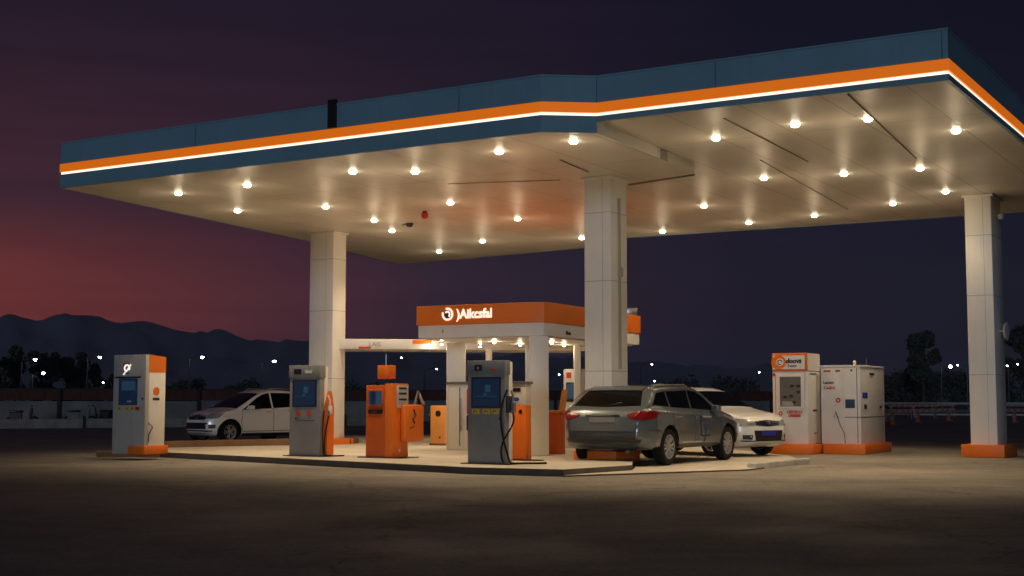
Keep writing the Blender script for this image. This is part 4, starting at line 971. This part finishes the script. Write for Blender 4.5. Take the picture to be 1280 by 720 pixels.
# ---- white hatchback at the left
zt_h = [(-1.92,.60),(-1.90,.92),(-1.84,1.03),(-1.74,1.15),(-1.55,1.37),(-1.42,1.46),(-.7,1.52),(-.3,1.515),(-.0,1.46),(.28,1.35),(1.0,.97),(1.16,.93),(1.55,.86),(1.74,.78),(1.82,.70),(1.86,.56)]
be_h = [(-1.92,1.03),(.2,.95),(1.0,.885),(1.92,.72)]
hd3 = Vector((-.68, -.73, 0)).normalized()
e, body, patch, seam, bvh, sec = car('hatchback', 'cream white hatchback with roof rails parked beyond the divider kerb on the left', zt_h, be_h, -1.92, 1.86, 1.64, (-1.22, 1.24), 'carsilver', Vector((-7.72, 40.3, 0)), hd3, .315)
patch('windscreen', 'T', [(.13, -.56), (.13, .56)], [(.97, -.68), (.97, .68)], 'glass', nu=16, nv=12)
patch('rear_window', 'B', [(-.58, 1.10), (.58, 1.10)], [(-.5, 1.38), (.5, 1.38)], 'glass', nv=8)
for s_, sd_ in ((1, 'L'), (-1, 'R')):
    patch('window', sd_, [(-1.5, 1.10), (-1.05, 1.03)], [(-1.34, 1.32), (-1.02, 1.405)], 'glass', nv=5)
    patch('window', sd_, [(-.99, 1.02), (-.30, .985)], [(-.98, 1.42), (-.28, 1.43)], 'glass', nv=6)
    patch('window', sd_, [(-.23, .98), (.44, .955), (.80, .94)], [(-.22, 1.43), (.02, 1.38), (.24, 1.28)], 'glass', nv=6)
    for ln in ([(-.26, .99), (-.26, .32)], [(.80, .94), (.88, .6), (.82, .33)], [(-1.02, 1.02), (-1.05, .75), (-.85, .4)], [(-.85, .34), (.82, .33)]): seam('door_seam', sd_, ln)
    patch('door_handle', sd_, [(-.15, .87), (.01, .87)], [(-.15, .895), (.01, .895)], 'chrome', off=.035, th=.04, nu=4, nv=1)
    patch('door_handle', sd_, [(-.92, .90), (-.76, .90)], [(-.92, .925), (-.76, .925)], 'chrome', off=.035, th=.04, nu=4, nv=1)
    patch('sill_trim', sd_, [(-.84, .21), (.84, .21)], [(-.84, .28), (.84, .28)], 'black', off=.012, nv=2)
    patch('headlight', 'F', [(s_*.40, .70), (s_*.56, .69), (s_*.70, .71)], [(s_*.42, .78), (s_*.60, .83), (s_*.72, .86)], 'lampglass', off=.012, th=.03, nv=5)
    patch('headlight', sd_, [(1.58, .73), (1.72, .70)], [(1.36, .87), (1.70, .82)], 'lampglass', off=.01, th=.03, nu=8, nv=4)
    patch('fog_lamp', 'F', [(s_*.55, .42), (s_*.68, .43)], [(s_*.54, .53), (s_*.69, .53)], 'black', off=.008, nu=6, nv=3)
    m_ = MB(); m_.box(.52, .68, s_*.80, s_*.97, .95, 1.07, bev=.03); m_.box(.58, .66, s_*.68, s_*.82, .96, 1.0); m_.build('wing_mirror', M['carsilver'], body)
    rr = MB(); rr.tube([(-1.25, s_*.53, 1.48), (-1.15, s_*.53, 1.545), (-.3, s_*.53, 1.56), (-.2, s_*.53, 1.49)], .016, 8); rr.build('roof_rail', M['steel'], body)
    patch('tail_lamp', 'B', [(s_*.55, .85), (s_*.78, .85)], [(s_*.58, 1.05), (s_*.74, 1.05)], 'red', off=.012, nv=3)
patch('grille', 'F', [(-.40, .66), (.40, .66)], [(-.40, .75), (0, .78), (.40, .75)], 'black', off=.010, nu=16, nv=4)
patch('grille_bar', 'F', [(-.40, .765), (0, .785), (.40, .765)], [(-.40, .785), (0, .805), (.40, .785)], 'chrome', off=.016, nu=14, nv=1)
patch('badge', 'F', *car_ring(0, .715, .025, .05, 0, 360), 'chrome', off=.024, th=.02, nu=20, nv=1)
patch('lower_grille', 'F', [(-.48, .40), (.48, .40)], [(-.52, .58), (.52, .58)], 'black', off=.006, nu=14, nv=5)
patch('bumper_guard', 'F', [(-.62, .335), (.62, .335)], [(-.62, .375), (.62, .375)], 'chrome', off=.03, th=.04, nu=16, nv=1)

# ============================================================ BACKGROUND
# left boundary: low concrete wall with red-brown sheeting above, posts, kerb blocks
WY = 68
def wall_run(px0, px1, Y0, Y1, label, post_step=4.6):
    a = atY(px0, 501, Y0); b = atY(px1, 501, Y1); a.z = b.z = 0; v = b - a; Ln = v.length; rz = math.atan2(v.y, v.x)
    e = empty('boundary_wall', a, rz, label=label, cat='wall')
    MB().box(0, Ln, 0, .2, 0, 1.18).build('wall', mat('wall_concrete', (.24, .235, .22), .85, var=.4, vscale=.6, dirt=.6), e)
    g = MB(); x = 0; g.box(0, Ln, .02, .1, 1.24, 1.78)
    while x < Ln: g.box(x, x + .06, -.01, .019, 1.24, 1.78); x += .9
    g.build('sheet_cladding', M['rust'], e)
    MB().box(0, Ln, -.03, .2, 1.781, 1.84).build('top_rail', M['dark'], e)
    x = .8; k = 0
    while x < Ln:
        MB().box(x, x + .16, -.1, -.003, 0, 1.8).build('post', M['dark'], e); x += post_step * (.6 + .5 * random.random()); k += 1
    return e
wall_run(-40, 560, WY, WY + 14, 'long grimy boundary wall with red-brown sheeting on top across the left background')
wall_run(560, 1010, WY + 14.3, 96, 'dim boundary wall stretch seen between the pavilion and the kiosks')
# low roadside parapet in front of it
a = atY(-40, 501, 58); a.z = 0; b = atY(470, 501, 66); b.z = 0; v = b - a; rz = math.atan2(v.y, v.x)
e = empty('roadside_parapet', a, rz, label='low pale concrete parapet running in front of the left boundary wall', cat='parapet')
MB().box(0, v.length, 0, .3, 0, .42, bev=.03).build('parapet', mat('pale_parapet', (.27, .25, .22), .85, var=.35, dirt=.4), e)
x = 1.0
while x < v.length: MB().box(x, x + .12, -.05, -.003, 0, .55).build('marker_post', M['black'], e); x += 2.2 + 1.6 * random.random()
# mopeds-like clutter: parked scooters at the left
def scooter(px, py, rz, label, m):
    e = empty('scooter', at(px, py, 0), rz, label=label, cat='scooter', group='scooters parked by the parapet')
    for sx_ in (-.55, .55):
        t = MB(); t.lathe([(.13, -.04), (.2, -.045), (.23, 0), (.2, .045), (.13, .04), (.13, -.04)], 'y', n=20); o = t.build('wheel', M['rubber'], e); o.location = (sx_, 0, .23)
    g = MB(); g.sideprism([(0, 0)] * 0 or [(-.16, .3), (.16, .3), (.14, .62), (-.14, .62)], -.6, -.05); g.box(-.1, .35, -.12, .12, .24, .32); g.tube([(.35, 0, .3), (.42, 0, .85)], .07, 8); g.build('body', m, e)
    MB().box(-.62, .02, -.13, .13, .622, .74, bev=.04).build('seat', M['black'], e)
    MB().tube([(.40, -.3, .98), (.42, 0, .9), (.40, .3, .98)], .018, 6).build('handlebar', M['dark'], e)
    MB().tube([(.56, 0, .23), (.44, 0, .7)], .025, 6).build('fork', M['steel'], e)
    return e
scooter(100, 531, R(15), 'pale grey scooter parked left of the payment totem near the parapet', M['dimplate'])
scooter(126, 530, R(160), 'dark scooter closest to the payment totem', M['dark'])
scooter(28, 532, R(10), 'dark scooter at the far left edge by the parapet', M['rust'])

# right fence: rails and panels
a = atY(1090, 501, 92); a.z = 0; b = atY(1420, 501, 84); b.z = 0; v = b - a; rz = math.atan2(v.y, v.x)
e = empty('guard_fence', a, rz, label='low pale guard rail fence across the right background', cat='fence')
g = MB(); g.box(0, v.length, 0, .08, .95, 1.1); g.build('upper_rail', mat('pale_rail', (.22, .27, .28), .5), e)
g = MB(); g.box(0, v.length, 0, .08, .25, .36); g.build('lower_rail', M['conc'], e)
x = 0
while x < v.length: MB().box(x, x + .09, .081, .16, 0, 1.15).build('post', M['dark'], e); x += 2.1
# traffic cones
cone = empty('traffic_cone', (0, 0, 0), label='orange and white traffic cone', cat='traffic cone', group='cones in front of the right hand fence')
MB().box(-.2, .2, -.2, .2, 0, .04, bev=.01).build('base', M['dullorange'], cone)
MB().lathe([(0, .041), (.15, .041), (.035, .75), (0, .75)], n=20).build('cone', M['dullorange'], cone)
MB().lathe([(.118, .27), (.122, .26), (.094, .43), (.09, .44)], n=20).build('reflective_band', M['dullwhite'], cone)
for i, (px, py, la) in enumerate(((1107, 527, 'orange traffic cone closest to the wide white equipment cabinet'), (1116, 531, 'second orange traffic cone from the equipment cabinet, slightly nearer the camera'), (1147, 528, 'orange traffic cone beside the striped barricades'), (1186, 526, 'orange traffic cone just left of the right column'), (1268, 528, 'orange traffic cone right of the right column'))):
    o = cone if i == 0 else copy_tree(cone); o.location = at(px, py, 0); o['label'] = la
# striped barricades
bar = empty('road_barricade', (0, 0, 0), cat='barricade', group='striped barricades in the right background')
for s_ in (-1, 1):
    for t_ in (-1, 1): MB().tube([(s_ * .75, t_ * .28, 0), (s_ * .75, 0, 1.05)], .025, 6).build('leg', M['steel'], bar)
for zz in (.82, .45):
    bo = MB(); bo.box(-.95, .95, -.055, -.03, zz, zz + .22); bo = bo.build('board', M['dullwhite'], bar)
    s2 = MB()
    for k in range(5):
        x0 = -.9 + k * .38
        vs = [s2.bm.verts.new(q) for q in ((x0, -.058, zz + .003), (x0 + .17, -.058, zz + .003), (x0 + .27, -.058, zz + .217), (x0 + .1, -.058, zz + .217), (x0, -.0555, zz + .003), (x0 + .17, -.0555, zz + .003), (x0 + .27, -.0555, zz + .217), (x0 + .1, -.0555, zz + .217))]
        for f in ((0,1,2,3),(7,6,5,4),(0,4,5,1),(1,5,6,2),(2,6,7,3),(3,7,4,0)): s2.bm.faces.new([vs[q] for q in f])
    s2.build('stripe', M['dullorange'], bo)
for i, (px, py, rz, la) in enumerate(((1128, 525, .2, 'leftmost striped barricade, right of the equipment cabinet'), (1155, 524, -.5, 'striped barricade turned away, in the middle of the row'), (1178, 522, .1, 'striped barricade nearest the right column on its left'), (1262, 523, -.2, 'striped barricade seen right of the right column'))):
    o = bar if i == 0 else copy_tree(bar); o.location = at(px, py, 0); o.rotation_euler = (0, 0, rz); o['label'] = la

# street lamps
def street_lamp(px, py, Y, label, side=1, small=False):
    q = atY(px, py, Y); q.x -= side * 1.18; hh = q.z
    e = empty('street_lamp', (q.x, q.y, 0), 0, label=label, cat='street lamp', group='distant white street lamps')
    r_ = max(.05, Y / 2200)
    MB().cyl((0, 0, 0), (0, 0, hh - .15), .09, 8, r2=.06).build('pole', M['dark'], e)
    MB().tube([(0, 0, hh - .2), (side * .5, 0, hh + .02), (side * 1.1, 0, hh + .08)], .04, 6).build('arm', M['dark'], e)
    MB().box(side * .9, side * 1.45, -.14, .14, hh + .02, hh + .12, bev=.02).build('lamp_head', M['dark'], e)
    k = Y * (.0005 if small else .0011)
    MB().ball((side * 1.18, 0, hh - .02), k * 1.05, 2, (1, 1, .95)).build('bulb', M['street'], e)
    return e
SL = [(44,449,120,'brightest white street lamp above the dark trees at the far left',1,0),(54,466,150,'small street lamp just below the brightest one at the far left',1,0),(125,446,130,'street lamp immediately left of the payment totem',1,0),(129,478,190,'faint low street lamp beside the totem, under the taller one',-1,1),(253,446,125,'street lamp on a visible pole above the white hatchback, the left one',1,0),(343,451,125,'street lamp on a pole left of the grey pump by the left column',1,0),(502,447,140,'street lamp just above and right of the orange pump box',1,1),(546,461,130,'street lamp close left of the pavilion post',1,1),(652,461,140,'small street lamp seen between the pavilion posts',1,1),(699,468,150,'small street lamp left of the white pump screen',1,1),(815,455,140,'street lamp right of the middle column',1,1),(818,476,150,'low lamp over the roof of the estate car',-1,1),(949,465,140,'street lamp left of the tall white kiosk',1,1),(1188,458,170,'brighter of the two street lamps left of the right column',1,0),(1197,456,172,'second street lamp left of the right column, closest to it',-1,1),(1204,490,150,'low faint lamp touching the left side of the right column',1,1),(1259,457,170,'street lamp right of the right column, the left one of the pair',1,1),(1272,455,170,'street lamp right of the right column, the right one of the pair',1,1),(1274,469,160,'street lamp below the pair at the right edge',1,1)]
SL = [q for q in SL if q[0] not in (652, 1204, 1274)]
for s_ in SL: street_lamp(*s_)

# trees
def tree(px, ybase_d, ytop, wpx, label, dens=1.0, shape='round', name='tree', seed=0, group='dark trees beyond the station'):
    rnd = random.Random(seed); Y = ybase_d
    top = atY(px, ytop, Y); H = top.z; rad = wpx / 2 / FPX * Y
    e = empty(name, (top.x, Y, 0), 0, label=label, cat='tree', group=group)
    t = MB(); t.tube([(0, 0, 0), (.1, 0, H*.3), (-.1, .05, H*.6), (0, 0, H*.85)], H*.022, 8, r2=H*.006)
    crowns = []
    nb = int(14 * dens) + (5 if shape == 'bush' else 22)
    for k in range(nb):
        a = rnd.random() * 6.28; z = H * (.42 + .52 * rnd.random()) if shape != 'bush' else H * (.15 + .75 * rnd.random())
        zz = (z / H - .42) / .52 if shape != 'bush' else (z / H - .15) / .75
        rr = rad * (.25 + .75 * rnd.random()) * math.sqrt(max(.12, 1 - abs(zz * 1.7 - .75) ** 2)) if shape != 'bush' else rad * rnd.random()
        c = Vector((math.cos(a) * rr, math.sin(a) * rr, z)); crowns.append((c, rad * ((.22 + .2 * rnd.random()) if shape == 'bush' else (.12 + .2 * rnd.random()))))
        t.tube([(0, 0, z * .7), c * .6 + Vector((0, 0, z * .36)), c], H*.006, 5, r2=H*.002)
    t.build('trunk', M['bark'], e)
    f = bmesh.new()
    ls = .0016 * Y * .9
    for c, r_ in crowns:
        for k in range(int(150 * dens)):
            d_ = Vector((rnd.gauss(0, 1), rnd.gauss(0, 1), rnd.gauss(0, .7))); d_ = d_.normalized() * r_ * (rnd.random() ** .45) * 1.15
            p = c + d_; u = Vector((rnd.gauss(0, 1), rnd.gauss(0, 1), rnd.gauss(0, 1))).normalized() * ls * (.5 + rnd.random()); v_ = u.cross(Vector((rnd.gauss(0, 1), rnd.gauss(0, 1), rnd.gauss(0, 1)))).normalized() * ls * (.4 + .5 * rnd.random())
            f.faces.new([f.verts.new(p + u), f.verts.new(p + v_), f.verts.new(p - u), f.verts.new(p - v_)])
    x = MB(); x.bm = f; x.build('crown', M['leaf'], e)
    return e
tree(1152, 190, 414, 50, 'tall lone dark tree with ragged crown standing above the bushes left of the right column', 1.1, 'tree', 'tree', 3)
tree(1279, 180, 406, 60, 'dark tree at the right edge of the photo beside the right column', 1.0, 'tree', 'tree', 5)
for i, (px, yt, w_, la) in enumerate(((1075, 468, 70, 'low rounded dark tree right behind the equipment cabinet'), (1122, 463, 60, 'low dark tree left of the tall lone tree'), (1160, 460, 64, 'low dark tree around the foot of the tall lone tree'), (1200, 466, 60, 'low dark tree behind the right column'), (1250, 464, 60, 'low dark tree right of the right column'), (1300, 462, 60, 'low dark tree cut off by the right edge of the photo'))):
    tree(px, 200 + 6 * i, yt, w_, la, .9, 'bush', 'bushy_tree', 20 + i)
for i, (px, yt, w_, la) in enumerate(((-12, 436, 44, 'dark tree cut off by the left edge of the photo'), (20, 430, 46, 'tallest dark tree at the far left, under the lamp'), (52, 437, 44, 'dark tree behind the brightest street lamp'), (84, 434, 40, 'dark tree with broad top between the two left lamps'), (106, 446, 40, 'lower dark tree left of the payment totem'), (150, 470, 60, 'low dark tree hidden partly by the payment totem'))):
    tree(px, 165 + 7 * i, yt, w_, la, 1.0, 'bush', 'bushy_tree', 40 + i)
for i, (px, yt, w_, la) in enumerate(((225, 474, 60, 'low dark tree between the payment totem and the left street lamp pole'), (310, 478, 60, 'low dark tree behind the white hatchback roof'), (450, 480, 60, 'low dark tree behind the orange pump'), (610, 480, 80, 'low dark tree behind the pavilion posts'), (840, 476, 60, 'low dark tree right of the middle column'), (930, 474, 70, 'low dark tree left of the tall kiosk'))):
    tree(px, 230 + 6 * i, yt, w_, la, .7, 'bush', 'bushy_tree', 60 + i)

# ============================================================ AIR
HAZE = 0.00014
m = bpy.data.materials.new('haze'); m.use_nodes = True; nt = m.node_tree; nt.nodes.clear()
o_ = nt.nodes.new('ShaderNodeOutputMaterial'); v_ = nt.nodes.new('ShaderNodeVolumePrincipled')
v_.inputs['Color'].default_value = (.74, .75, .95, 1); v_.inputs['Density'].default_value = HAZE; v_.inputs['Anisotropy'].default_value = 0
nt.links.new(v_.outputs[0], o_.inputs['Volume'])
g = MB(); g.box(-4400, 4400, -500, 4500, -1.5, 420); tag(g.build('haze', m), kind='stuff')
